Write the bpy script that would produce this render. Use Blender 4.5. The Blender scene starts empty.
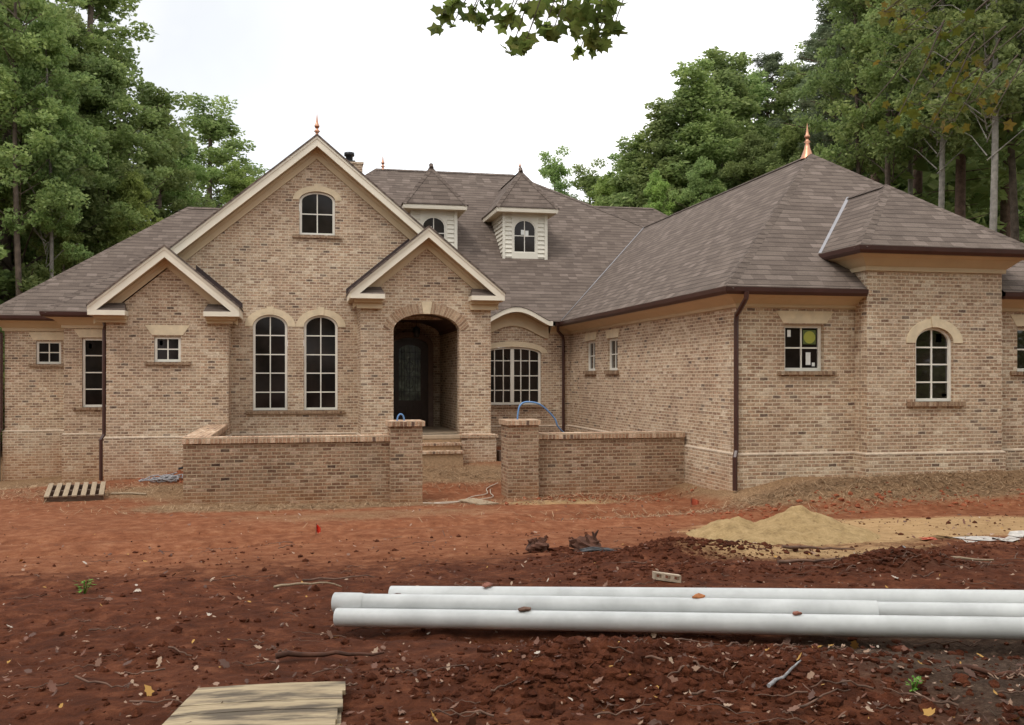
import bpy, math, random
import numpy as np
from mathutils import Vector, Matrix
from mathutils.geometry import tessellate_polygon
random.seed(7); rng = np.random.default_rng(7)
C = bpy.context.scene.collection
R = math.radians

# ------------------------------------------------------------------ materials
def new_mat(name):
    m = bpy.data.materials.new(name); m.use_nodes = True
    nt = m.node_tree; b = nt.nodes['Principled BSDF']
    return m, nt, b
def N(nt, t, **kw):
    n = nt.nodes.new(t)
    for k, v in kw.items(): setattr(n, k, v)
    return n
def L(nt, a, b): nt.links.new(a, b)
def mth(nt, op, a, b=None, c=None):
    n = N(nt, 'ShaderNodeMath', operation=op)
    for i, x in enumerate((a, b, c)):
        if x is None: continue
        if isinstance(x, (int, float)): n.inputs[i].default_value = x
        else: L(nt, x, n.inputs[i])
    return n.outputs[0]
def ramp(nt, fac, stops, interp='LINEAR'):
    n = N(nt, 'ShaderNodeValToRGB'); n.color_ramp.interpolation = interp
    e = n.color_ramp.elements
    while len(e) < len(stops): e.new(0.5)
    for i, (p, c) in enumerate(stops):
        e[i].position = p; e[i].color = (*c, 1) if len(c) == 3 else c
    L(nt, fac, n.inputs[0]); return n.outputs[0]
def mixc(nt, f, a, b, mode='MIX'):
    n = N(nt, 'ShaderNodeMix', data_type='RGBA', blend_type=mode)
    if isinstance(f, (int, float)): n.inputs[0].default_value = f
    else: L(nt, f, n.inputs[0])
    for i, x in ((6, a), (7, b)):
        if isinstance(x, tuple): n.inputs[i].default_value = (*x, 1)
        else: L(nt, x, n.inputs[i])
    return n.outputs[2]
def noise(nt, vec, scale, detail=4, rough=.6):
    n = N(nt, 'ShaderNodeTexNoise'); n.inputs['Scale'].default_value = scale
    n.inputs['Detail'].default_value = detail; n.inputs['Roughness'].default_value = rough
    if vec is not None: L(nt, vec, n.inputs['Vector'])
    return n.outputs['Fac']
def bump(nt, h, strength, dist, bsdf):
    n = N(nt, 'ShaderNodeBump'); n.inputs['Strength'].default_value = strength; n.inputs['Distance'].default_value = dist
    L(nt, h, n.inputs['Height']); L(nt, n.outputs[0], bsdf.inputs['Normal'])

def plain(name, col, rough=.6, var=.12, scale=6, metal=0, spec=.4):
    m, nt, b = new_mat(name)
    g = N(nt, 'ShaderNodeNewGeometry')
    f = noise(nt, g.outputs['Position'], scale)
    lo = tuple(x*(1-var) for x in col); hi = tuple(min(1, x*(1+var)) for x in col)
    L(nt, ramp(nt, f, [(.3, lo), (.7, hi)]), b.inputs['Base Color'])
    b.inputs['Roughness'].default_value = rough; b.inputs['Metallic'].default_value = metal
    b.inputs['Specular IOR Level'].default_value = spec
    return m

def brick_mat(name, stops, mortar, bw=.175, bh=.0685, joint=.015, stain=.72, offset=.5, clay=(.38,.165,.065), stain_h=.62):
    m, nt, b = new_mat(name)
    uv = N(nt, 'ShaderNodeUVMap'); sp = N(nt, 'ShaderNodeSeparateXYZ'); L(nt, uv.outputs[0], sp.inputs[0])
    u, v = sp.outputs[0], sp.outputs[1]
    wob = noise(nt, uv.outputs[0], 9, 2)
    w2 = mth(nt, 'MULTIPLY', mth(nt, 'SUBTRACT', wob, .5), .022)
    u = mth(nt, 'ADD', u, w2); v = mth(nt, 'ADD', v, w2)
    vr = mth(nt, 'DIVIDE', v, bh); row = mth(nt, 'FLOOR', vr)
    off = mth(nt, 'MULTIPLY', mth(nt, 'MODULO', mth(nt, 'ABSOLUTE', row), 2.0), offset)
    ur = mth(nt, 'ADD', mth(nt, 'DIVIDE', u, bw), off); col = mth(nt, 'FLOOR', ur)
    fu = mth(nt, 'SUBTRACT', ur, col); fv = mth(nt, 'SUBTRACT', vr, row)
    du = mth(nt, 'MULTIPLY', mth(nt, 'MINIMUM', fu, mth(nt, 'SUBTRACT', 1.0, fu)), bw)
    dv = mth(nt, 'MULTIPLY', mth(nt, 'MINIMUM', fv, mth(nt, 'SUBTRACT', 1.0, fv)), bh)
    d = mth(nt, 'MINIMUM', du, dv)
    mask = N(nt, 'ShaderNodeMapRange'); mask.interpolation_type = 'SMOOTHSTEP'
    L(nt, d, mask.inputs[0]); mask.inputs[1].default_value = joint*.35; mask.inputs[2].default_value = joint*.75
    cx = N(nt, 'ShaderNodeCombineXYZ'); L(nt, col, cx.inputs[0]); L(nt, row, cx.inputs[1])
    wn = N(nt, 'ShaderNodeTexWhiteNoise', noise_dimensions='2D'); L(nt, cx.outputs[0], wn.inputs['Vector'])
    bc = ramp(nt, wn.outputs['Value'], stops, 'CONSTANT')
    g = N(nt, 'ShaderNodeNewGeometry')
    fine = noise(nt, g.outputs['Position'], 38, 4, .75)
    bc = mixc(nt, .8, bc, ramp(nt, fine, [(.3, (.25,.25,.25)), (.72, (.80,.80,.80))]), 'OVERLAY')
    sp2 = noise(nt, g.outputs['Position'], 16, 4, .75)
    bc = mixc(nt, .75, bc, ramp(nt, sp2, [(.35, (.30,.29,.28)), (.66, (.74,.74,.74))]), 'OVERLAY')
    # pale mortar smear left on part of the bricks
    sm = noise(nt, g.outputs['Position'], 2.2, 5, .7)
    smf = mth(nt, 'MULTIPLY', ramp(nt, sm, [(.45, (0,0,0)), (.72, (1,1,1))]), .38)
    bc = mixc(nt, smf, bc, tuple(x*.9 for x in mortar))
    c = mixc(nt, mask.outputs[0], mortar, bc)
    big = noise(nt, g.outputs['Position'], .8, 5, .62)
    c = mixc(nt, .6, c, ramp(nt, big, [(.32, (.37,.355,.34)), (.68, (.63,.62,.60))]), 'OVERLAY')
    # splashed clay near the ground
    ps = N(nt, 'ShaderNodeSeparateXYZ'); L(nt, g.outputs['Position'], ps.inputs[0])
    nz = noise(nt, g.outputs['Position'], 1.3, 5, .7)
    hh = mth(nt, 'SUBTRACT', mth(nt, 'ADD', stain_h, mth(nt, 'MULTIPLY', mth(nt, 'SUBTRACT', nz, .5), 1.6)), ps.outputs[2])
    sf = N(nt, 'ShaderNodeMapRange'); L(nt, hh, sf.inputs[0]); sf.inputs[1].default_value = -.1; sf.inputs[2].default_value = .5; sf.inputs[4].default_value = stain
    c = mixc(nt, sf.outputs[0], c, mixc(nt, .5, c, clay))
    L(nt, c, b.inputs['Base Color']); b.inputs['Roughness'].default_value = .9; b.inputs['Specular IOR Level'].default_value = .2
    hgt = mth(nt, 'ADD', mask.outputs[0], mth(nt, 'MULTIPLY', fine, .5))
    bump(nt, hgt, .7, .006, b)
    return m

TAN = [(0,(.300,.195,.125)),(.16,(.375,.255,.168)),(.34,(.265,.163,.105)),(.46,(.42,.30,.205)),(.60,(.335,.220,.145)),(.74,(.205,.125,.085)),(.81,(.50,.385,.285)),(.90,(.355,.225,.148)),(.975,(.115,.075,.058))]
def scl(st, k, r=1): return [(p, (c[0]*k*r, c[1]*k, c[2]*k)) for p, c in st]
M = {}
M['brick'] = brick_mat('tan_brick', [(p,(.92*c[0]*.97+.08*.43,.92*c[1]*1.01+.08*.335,.92*c[2]*1.04+.08*.25)) for p,c in scl(TAN,1.08,1.02)], (.62,.52,.395))
M['brick_low'] = brick_mat('red_tan_brick', scl(TAN, .70, 1.08), (.42,.33,.23), stain=.8, stain_h=.45)
M['soldier'] = brick_mat('radial_brick', TAN, (.45,.35,.25), bw=.0685, bh=.5, stain=0)
M['rowlock'] = brick_mat('rowlock_brick', scl(TAN, 1.12, 1.05), (.50,.40,.29), bw=.075, bh=.30, joint=.014, stain=0, offset=0)
M['sill_brick'] = brick_mat('sill_brick', scl(TAN, .75), (.33,.24,.16), bw=.075, bh=.30, stain=0, offset=0)
M['mortar'] = plain('mortar_wash', (.50,.40,.30), .9, .25, 14)
M['stone'] = plain('cast_stone', (.68,.56,.385), .85, .12, 5)
M['cream'] = plain('cream_paint', (.78,.71,.58), .55, .06, 2)
M['frieze'] = plain('shaded_cream_paint', (.58,.46,.30), .6, .06, 2)  # fascia cream made darker: shade under the eaves put into the colour
M['window'] = plain('cream_window_paint', (.80,.76,.67), .45, .05, 3)
M['gutter'] = plain('brown_gutter', (.060,.026,.021), .35, .15, 3, 0, .5)
M['door'] = plain('dark_stained_wood', (.040,.019,.014), .3, .3, 8)
M['casing'] = plain('brown_door_casing', (.16,.10,.075), .6, .2, 6)
M['ceiling'] = plain('porch_ceiling_wood', (.09,.05,.035), .6, .2, 6)
M['porchfloor'] = plain('porch_floor', (.42,.32,.22), .9, .15, 8)
M['step_stone'] = plain('step_brick', (.36,.235,.135), .9, .25, 20)
M['copper'] = plain('copper', (.50,.25,.16), .38, .1, 9, 1)
M['flashing'] = plain('valley_metal', (.30,.29,.30), .45, .1, 5, .7)
M['darkflash'] = plain('step_flashing', (.045,.026,.024), .6, .2, 9)
M['siding'] = plain('cream_siding', (.72,.68,.58), .6, .04, 4)
M['black'] = plain('black_metal', (.02,.02,.022), .4, .2, 9)
M['white'] = plain('white_label', (.78,.78,.74), .6, .05, 9)
M['yellow'] = plain('yellow_label', (.36,.37,.06), .6, .08, 9)
M['green'] = plain('green_label', (.10,.13,.035), .6, .08, 9)
M['pvc'] = plain('white_pvc', (.585,.590,.590), .45, .14, 3.5, 0, .4)
M['blue'] = plain('blue_tube', (.13,.27,.52), .4, .1, 9)
M['cable'] = plain('pale_cable', (.50,.42,.34), .6, .1, 9)
M['red'] = plain('orange_red_ribbon', (.75,.045,.02), .5, .1, 20)
M['orange'] = plain('orange_mesh', (.45,.10,.05), .6, .2, 20)
M['rag'] = plain('grey_wire', (.30,.29,.30), .7, .45, 22)
M['root'] = plain('dark_root_wood', (.10,.042,.026), .9, .55, 9)
M['bark'] = plain('tree_bark', (.115,.085,.065), .95, .45, 5)
M['bark_pale'] = plain('pale_tree_bark', (.25,.225,.195), .95, .35, 5)
M['bark_pine'] = plain('pine_bark', (.13,.080,.060), .95, .45, 5)
M['twig'] = plain('dry_twig', (.15,.085,.06), .9, .5, 12)
M['sandm'] = None

# glass: dark room behind, clean reflection
m, nt, b = new_mat('window_glass'); M['glass'] = m
g = N(nt,'ShaderNodeNewGeometry')
L(nt, ramp(nt, noise(nt, g.outputs['Position'], 1.7, 2), [(.35,(.010,.007,.006)),(.7,(.028,.020,.017))]), b.inputs['Base Color'])
b.inputs['Roughness'].default_value = .08; b.inputs['Specular IOR Level'].default_value = .22
M['glass_r'] = M['glass'].copy(); M['glass_r'].node_tree.nodes['Principled BSDF'].inputs['Specular IOR Level'].default_value = 1.0; M['glass_r'].node_tree.nodes['Principled BSDF'].inputs['Roughness'].default_value = .03
m, nt, b = new_mat('leaded_door_glass'); M['doorglass'] = m
g = N(nt,'ShaderNodeNewGeometry')
L(nt, ramp(nt, noise(nt, g.outputs['Position'], 5, 4), [(.35,(.04,.038,.032)),(.55,(.13,.15,.10)),(.75,(.34,.38,.30))]), b.inputs['Base Color'])
b.inputs['Roughness'].default_value = .15

# shingles
m, nt, b = new_mat('brown_shingles'); M['shingle'] = m
uv = N(nt, 'ShaderNodeUVMap'); sp = N(nt, 'ShaderNodeSeparateXYZ'); L(nt, uv.outputs[0], sp.inputs[0])
vr = mth(nt,'DIVIDE', sp.outputs[1], .17); row = mth(nt,'FLOOR', vr); fv = mth(nt,'SUBTRACT', vr, row)
rn = N(nt,'ShaderNodeTexWhiteNoise', noise_dimensions='1D'); L(nt, row, rn.inputs['W'])
ur = mth(nt,'ADD', mth(nt,'DIVIDE', sp.outputs[0], .27), mth(nt,'MULTIPLY', rn.outputs['Value'], 7.3)); col = mth(nt,'FLOOR', ur)
cx = N(nt,'ShaderNodeCombineXYZ'); L(nt, col, cx.inputs[0]); L(nt, row, cx.inputs[1])
wn = N(nt,'ShaderNodeTexWhiteNoise', noise_dimensions='2D'); L(nt, cx.outputs[0], wn.inputs['Vector'])
base = ramp(nt, wn.outputs['Value'], [(0,(.122,.094,.078)),(.3,(.136,.105,.087)),(.55,(.149,.116,.096)),(.78,(.164,.128,.107)),(.93,(.184,.144,.121))], 'CONSTANT')
gg = N(nt,'ShaderNodeNewGeometry')
gr = noise(nt, gg.outputs['Position'], 60, 3)
base = mixc(nt, .6, base, ramp(nt, gr, [(.3,(.36,.36,.36)),(.7,(.66,.66,.66))]), 'OVERLAY')
mp = N(nt,'ShaderNodeMapping'); L(nt, uv.outputs[0], mp.inputs[0]); mp.inputs['Scale'].default_value = (1.6, 9, 1)
pt = noise(nt, mp.outputs[0], 1.0, 4, .65)
base = mixc(nt, .5, base, ramp(nt, pt, [(.33,(.36,.36,.36)),(.67,(.64,.64,.64))]), 'OVERLAY')
edge = N(nt,'ShaderNodeMapRange'); L(nt, fv, edge.inputs[0]); edge.inputs[1].default_value = .0; edge.inputs[2].default_value = .22; edge.inputs[3].default_value = .30; edge.inputs[4].default_value = 1.0  # dark line along each course edge: its shadow line put into the colour
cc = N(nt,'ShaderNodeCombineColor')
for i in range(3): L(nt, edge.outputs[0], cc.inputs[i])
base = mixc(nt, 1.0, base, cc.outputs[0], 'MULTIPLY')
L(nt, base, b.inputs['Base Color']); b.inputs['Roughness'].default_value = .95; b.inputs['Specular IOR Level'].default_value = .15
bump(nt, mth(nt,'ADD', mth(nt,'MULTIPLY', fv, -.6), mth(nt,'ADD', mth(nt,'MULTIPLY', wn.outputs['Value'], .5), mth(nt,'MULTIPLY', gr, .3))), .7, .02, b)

def leaf_mat(name, a, bcol, c=None, trans=.35):
    m, nt, b = new_mat(name)
    g = N(nt,'ShaderNodeNewGeometry'); oi = N(nt,'ShaderNodeObjectInfo')
    rnd = g.outputs['Random Per Island']
    st = [(0,a),(.6,bcol)] + ([(1,c)] if c else [])
    c1 = ramp(nt, rnd, st)
    pn = noise(nt, g.outputs['Position'], .45, 3)
    c1 = mixc(nt, .8, c1, ramp(nt, pn, [(.3,(.34,.36,.36)),(.7,(.66,.64,.56))]), 'OVERLAY')
    hs = N(nt,'ShaderNodeHueSaturation'); L(nt, c1, hs.inputs['Color'])
    L(nt, mth(nt,'ADD', .485, mth(nt,'MULTIPLY', oi.outputs['Random'], .03)), hs.inputs['Hue'])
    L(nt, mth(nt,'ADD', .95, mth(nt,'MULTIPLY', oi.outputs['Random'], .5)), hs.inputs['Value'])
    L(nt, hs.outputs[0], b.inputs['Base Color']); b.inputs['Roughness'].default_value = .6
    b.inputs['Specular IOR Level'].default_value = .3
    tr = N(nt,'ShaderNodeBsdfTranslucent'); L(nt, hs.outputs[0], tr.inputs[0])
    mx = N(nt,'ShaderNodeMixShader'); mx.inputs[0].default_value = trans
    L(nt, b.outputs[0], mx.inputs[1]); L(nt, tr.outputs[0], mx.inputs[2])
    L(nt, mx.outputs[0], nt.nodes['Material Output'].inputs[0])
    return m
M['leaf'] = leaf_mat('broad_leaves', (.14,.195,.068), (.22,.285,.10), (.30,.36,.145), .5)
M['leaf_lt'] = leaf_mat('light_leaves', (.17,.24,.065), (.26,.34,.10), (.34,.40,.14), .5)
M['needle'] = leaf_mat('pine_needles', (.095,.125,.070), (.15,.185,.105), (.21,.24,.145), .4)
M['star'] = leaf_mat('lobed_leaves', (.11,.17,.045), (.19,.26,.065), (.27,.31,.09), .65)
M['autumn'] = leaf_mat('turning_leaves', (.10,.12,.02), (.16,.16,.025), (.22,.15,.03), .5)
M['weed'] = leaf_mat('weed_leaves', (.07,.16,.02), (.13,.26,.04))

# dead leaves
m, nt, b = new_mat('dead_leaves'); M['dead'] = m
g = N(nt,'ShaderNodeNewGeometry')
L(nt, ramp(nt, g.outputs['Random Per Island'], [(0,(.10,.045,.03)),(.25,(.20,.10,.065)),(.45,(.30,.18,.12)),(.62,(.16,.065,.04)),(.78,(.40,.27,.19)),(.9,(.46,.25,.06)),(.96,(.50,.42,.35))], 'CONSTANT'), b.inputs['Base Color'])
b.inputs['Roughness'].default_value = .75

# wood boards
def wood(name, col, dark, scale=(1,14,14), stain=0):
    m, nt, b = new_mat(name)
    tc = N(nt,'ShaderNodeTexCoord'); mp = N(nt,'ShaderNodeMapping'); mp.inputs['Scale'].default_value = scale
    L(nt, tc.outputs['Object'], mp.inputs[0])
    n1 = noise(nt, mp.outputs[0], 5, 6, .65)
    c = ramp(nt, n1, [(.3, dark), (.65, col)])
    oi = N(nt,'ShaderNodeNewGeometry')
    c = mixc(nt, .5, c, ramp(nt, oi.outputs['Random Per Island'], [(0,(.4,.4,.4)),(1,(.6,.6,.6))]), 'OVERLAY')
    if stain:
        mp2 = N(nt,'ShaderNodeMapping'); mp2.inputs['Scale'].default_value = (1.6, 7, 1); mp2.inputs['Location'].default_value = (.2, .1, 0)
        L(nt, tc.outputs['Object'], mp2.inputs[0])
        s = ramp(nt, noise(nt, mp2.outputs[0], 1.15, 5, .62), [(.45,(0,0,0)),(.57,(1,1,1))])
        c = mixc(nt, mth(nt,'MULTIPLY', s, .82), c, (.045,.032,.026))
    L(nt, c, b.inputs['Base Color']); b.inputs['Roughness'].default_value = .8
    bump(nt, n1, .3, .004, b)
    return m
M['board'] = wood('weathered_boards', (.47,.37,.235), (.31,.225,.135), stain=1)
M['pallet'] = wood('pallet_wood', (.38,.29,.19), (.22,.155,.10), (14,1,14))
M['pallet_dark'] = wood('dark_pallet_wood', (.17,.11,.075), (.08,.05,.035))

# ground
m, nt, b = new_mat('red_clay_ground'); M['ground'] = m
at = N(nt,'ShaderNodeAttribute', attribute_name='mask'); sep = N(nt,'ShaderNodeSeparateColor'); L(nt, at.outputs['Color'], sep.inputs[0])
g = N(nt,'ShaderNodeNewGeometry'); P_ = g.outputs['Position']
n_big = noise(nt, P_, .8, 5, .65); n_mid = noise(nt, P_, 5, 6, .7); n_fine = noise(nt, P_, 34, 5, .75)
def warp(ch, k=.9):
    t = mth(nt,'ADD', ch, mth(nt,'MULTIPLY', mth(nt,'SUBTRACT', mth(nt,'ADD', mth(nt,'MULTIPLY', n_mid, .55), mth(nt,'MULTIPLY', n_fine, .45)), .5), k))
    return ramp(nt, t, [(.32,(0,0,0)),(.62,(1,1,1))])
dark = ramp(nt, n_mid, [(.3,(.052,.0150,.0068)),(.5,(.102,.0300,.0128)),(.72,(.175,.056,.0260))])
mid = ramp(nt, n_mid, [(.3,(.150,.048,.0205)),(.5,(.230,.083,.038)),(.72,(.33,.148,.076))])
c = mixc(nt, ramp(nt, mth(nt,'ADD', sep.outputs[2], mth(nt,'MULTIPLY', mth(nt,'SUBTRACT', n_mid, .5), .9)), [(.12,(0,0,0)),(.80,(1,1,1))]), dark, mid)
straw = ramp(nt, n_fine, [(.3,(.13,.070,.036)),(.5,(.25,.150,.080)),(.68,(.36,.245,.145))])
c = mixc(nt, warp(sep.outputs[1]), c, straw)
hum = N(nt,'ShaderNodeAttribute', attribute_name='humus'); humc = ramp(nt, n_fine, [(.3,(.030,.020,.014)),(.5,(.062,.042,.030)),(.7,(.12,.085,.06))])
c = mixc(nt, ramp(nt, mth(nt,'ADD', hum.outputs['Fac'], mth(nt,'MULTIPLY', mth(nt,'SUBTRACT', n_mid, .5), .9)), [(.25,(0,0,0)),(.75,(.85,.85,.85))]), c, humc)
sand = ramp(nt, n_mid, [(.3,(.34,.205,.095)),(.7,(.49,.32,.165))])
c = mixc(nt, warp(sep.outputs[0], .8), c, sand)
c = mixc(nt, .55, c, ramp(nt, n_fine, [(.3,(.33,.33,.33)),(.7,(.67,.67,.67))]), 'OVERLAY')
c = mixc(nt, .5, c, ramp(nt, n_big, [(.35,(.40,.39,.38)),(.65,(.60,.60,.60))]), 'OVERLAY')
L(nt, c, b.inputs['Base Color']); b.inputs['Roughness'].default_value = .95; b.inputs['Specular IOR Level'].default_value = .15
bump(nt, mth(nt,'ADD', mth(nt,'MULTIPLY', n_mid, .8), mth(nt,'MULTIPLY', n_fine, .5)), .9, .05, b)
def earth(name, st):
    m, nt, b = new_mat(name); g = N(nt,'ShaderNodeNewGeometry')
    a = noise(nt, g.outputs['Position'], 7, 6, .7); f = noise(nt, g.outputs['Position'], 45, 4, .7)
    c = ramp(nt, a, st); c = mixc(nt, .5, c, ramp(nt, f, [(.3,(.34,.34,.34)),(.7,(.66,.66,.66))]), 'OVERLAY')
    L(nt, c, b.inputs['Base Color']); b.inputs['Roughness'].default_value = .95; b.inputs['Specular IOR Level'].default_value = .15
    bump(nt, mth(nt,'ADD', a, mth(nt,'MULTIPLY', f, .5)), .8, .04, b); return m
M['clod'] = earth('red_clay_clod', [(.3,(.042,.0120,.0058)),(.5,(.086,.0245,.0110)),(.72,(.150,.047,.022))])
M['clay'] = earth('bright_red_clay', [(.3,(.22,.058,.026)),(.7,(.36,.12,.06))])
M['sandm'] = earth('yellow_sand', [(.3,(.25,.165,.078)),(.5,(.38,.26,.125)),(.7,(.47,.325,.165))])

# ------------------------------------------------------------------ mesh builder
ROOTLOC = {}
class MB:
    def __init__(s): s.v = []; s.f = []; s.sm = []
    def poly(s, pts, smooth=False):
        i = len(s.v); s.v += [tuple(p) for p in pts]; s.f.append(tuple(range(i, i+len(pts)))); s.sm.append(smooth)
    def faces(s, vs, fs, smooth=False):
        i = len(s.v); s.v += [tuple(p) for p in vs]
        for f in fs: s.f.append(tuple(i+k for k in f)); s.sm.append(smooth)
    def box(s, x0,x1,y0,y1,z0,z1):
        v = [(x,y,z) for x in (x0,x1) for y in (y0,y1) for z in (z0,z1)]
        s.faces(v, [(0,1,3,2),(4,6,7,5),(0,4,5,1),(2,3,7,6),(0,2,6,4),(1,5,7,3)])
    def panel(s, M3, outer, holes=(), th=.2):
        """extrude a 2D polygon with holes; M3(a,z,d)->3D, d = depth behind the face"""
        loops = [outer]+list(holes)
        tris = tessellate_polygon([[Vector((a,z,0)) for a,z in l] for l in loops])
        flat = [p for l in loops for p in l]
        s.faces([M3(a,z,0) for a,z in flat], tris)
        s.faces([M3(a,z,th) for a,z in flat], tris)
        for l in loops:
            n = len(l)
            for i in range(n):
                p, q = l[i], l[(i+1)%n]
                s.poly([M3(*p,0), M3(*q,0), M3(*q,th), M3(*p,th)])
    def sweep(s, path, prof, closed=False, caps=True):
        """path: plan points; prof: (outward offset, z); outward = right of travel direction"""
        n = len(path); rings = []
        for i in range(n):
            p = Vector(path[i])
            d0 = (p-Vector(path[i-1])).normalized() if (i>0 or closed) else None
            d1 = (Vector(path[(i+1)%n])-p).normalized() if (i<n-1 or closed) else None
            if d0 is None: d0 = d1
            if d1 is None: d1 = d0
            n0 = Vector((d0.y,-d0.x)); n1 = Vector((d1.y,-d1.x))
            mm = (n0+n1); mm = mm/ mm.dot(n0) if mm.length > 1e-6 else n0
            rings.append([(p.x+mm.x*o, p.y+mm.y*o, z) for o, z in prof])
        k = len(prof); vs = [q for r in rings for q in r]; fs = []
        for i in range(n if closed else n-1):
            j = (i+1)%n
            for a in range(k):
                bb = (a+1)%k; fs.append((i*k+a, j*k+a, j*k+bb, i*k+bb))
        if caps and not closed: fs += [tuple(range(k)), tuple((n-1)*k+a for a in range(k))]
        s.faces(vs, fs)
    def tube(s, pts, r, seg=8, caps=True, smooth=True):
        pts = [Vector(p) for p in pts]; n = len(pts)
        rs = r if isinstance(r, (list,tuple)) else [r]*n
        vs = []; up = Vector((0,0,1))
        t0 = (pts[1]-pts[0]).normalized()
        a = t0.cross(up) if abs(t0.z) < .95 else t0.cross(Vector((1,0,0)))
        a.normalize()
        for i in range(n):
            t = ((pts[min(i+1,n-1)]-pts[max(i-1,0)])).normalized()
            a = (a - t*a.dot(t)).normalized(); bb = t.cross(a)
            for k in range(seg):
                th = 2*math.pi*k/seg; vs.append(tuple(pts[i]+(a*math.cos(th)+bb*math.sin(th))*rs[i]))
        fs = [(i*seg+k, i*seg+(k+1)%seg, (i+1)*seg+(k+1)%seg, (i+1)*seg+k) for i in range(n-1) for k in range(seg)]
        s.faces(vs, fs, smooth)
        if caps: s.faces([vs[k] for k in range(seg)], [tuple(range(seg))]); s.faces([vs[(n-1)*seg+k] for k in range(seg)], [tuple(range(seg))])
    def lathe(s, c, prof, seg=14):
        vs = []; 
        for r, z in prof:
            for k in range(seg):
                th = 2*math.pi*k/seg; vs.append((c[0]+r*math.cos(th), c[1]+r*math.sin(th), c[2]+z))
        fs = [(i*seg+k, i*seg+(k+1)%seg, (i+1)*seg+(k+1)%seg, (i+1)*seg+k) for i in range(len(prof)-1) for k in range(seg)]
        s.faces(vs, fs, True)
    def build(s, name, mat, parent=None, uv=True):
        root = parent
        while root is not None and root.parent is not None: root = root.parent
        off = Vector(ROOTLOC.get(root.name, (0,0,0))) if root is not None else Vector((0,0,0))
        me = bpy.data.meshes.new(name); me.from_pydata([tuple(Vector(p)-off) for p in s.v], [], s.f)
        me.polygons.foreach_set('use_smooth', s.sm)
        if uv:
            ul = me.uv_layers.new(name='UVMap'); data = np.empty(len(me.loops)*2, dtype=np.float32)
            for p in me.polygons:
                n = p.normal
                if abs(n.z) > .985: t = Vector((1,0,0)); bt = Vector((0,1,0))
                else:
                    t = Vector((0,0,1)).cross(n).normalized(); bt = n.cross(t)
                    if bt.z < 0: bt = -bt
                for li in p.loop_indices:
                    q = Vector(s.v[me.loops[li].vertex_index]); data[2*li] = q.dot(t)+50; data[2*li+1] = q.dot(bt)+20
            ul.data.foreach_set('uv', data)
        o = bpy.data.objects.new(name, me); C.objects.link(o); me.materials.append(mat)
        if parent is not None: o.parent = parent
        return o
def tag(o, label=None, cat=None, group=None, kind=None):
    if label: o['label'] = label
    if cat: o['category'] = cat
    if group: o['group'] = group
    if kind: o['kind'] = kind
    return o
def empty(name, loc, label, cat, group=None):
    o = bpy.data.objects.new(name, None); o.empty_display_size = .3; C.objects.link(o); o.location = loc
    ROOTLOC[o.name] = loc
    return tag(o, label, cat, group)
def np_mesh(name, V, F, mat, parent=None, smooth=False, k=4):
    me = bpy.data.meshes.new(name); me.vertices.add(len(V)); me.vertices.foreach_set('co', np.asarray(V, dtype=np.float32).ravel())
    nf = len(F); me.loops.add(nf*k); me.loops.foreach_set('vertex_index', np.asarray(F, dtype=np.int32).ravel())
    me.polygons.add(nf); me.polygons.foreach_set('loop_start', np.arange(0, nf*k, k, dtype=np.int32))
    try: me.polygons.foreach_set('loop_total', np.full(nf, k, dtype=np.int32))
    except Exception: pass
    me.polygons.foreach_set('use_smooth', np.full(nf, smooth))
    me.update(calc_edges=True); me.validate()
    o = bpy.data.objects.new(name, me); C.objects.link(o); me.materials.append(mat)
    if parent is not None: o.parent = parent
    return o

# ------------------------------------------------------------------ noise + ground
def _h(ix, iy, sd):
    a = (ix.astype(np.int64)*374761393 + iy.astype(np.int64)*668265263 + sd*974711) & 0x7fffffff
    a = (a ^ (a >> 13))*1274126177 & 0x7fffffff
    return ((a ^ (a >> 16)) & 0xffff)/65535.0
def vnoise(x, y, sd=0):
    ix = np.floor(x); iy = np.floor(y); fx = x-ix; fy = y-iy
    fx = fx*fx*(3-2*fx); fy = fy*fy*(3-2*fy)
    a = _h(ix,iy,sd); b = _h(ix+1,iy,sd); c = _h(ix,iy+1,sd); d = _h(ix+1,iy+1,sd)
    return (a*(1-fx)+b*fx)*(1-fy)+(c*(1-fx)+d*fx)*fy
def fbm(x, y, f, oct=4, sd=0, g=.55):
    s = 0; a = 1; t = 0
    for i in range(oct): s = s+a*vnoise(x*f+17*i, y*f-9*i, sd+i); t += a; a *= g; f *= 2.03
    return s/t
def sstep(x, a, b):
    t = np.clip((x-a)/(b-a), 0, 1); return t*t*(3-2*t)
def gauss(X, Y, cx, cy, rx, ry=None): return np.exp(-(((X-cx)/rx)**2+((Y-cy)/(ry or rx))**2))
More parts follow.
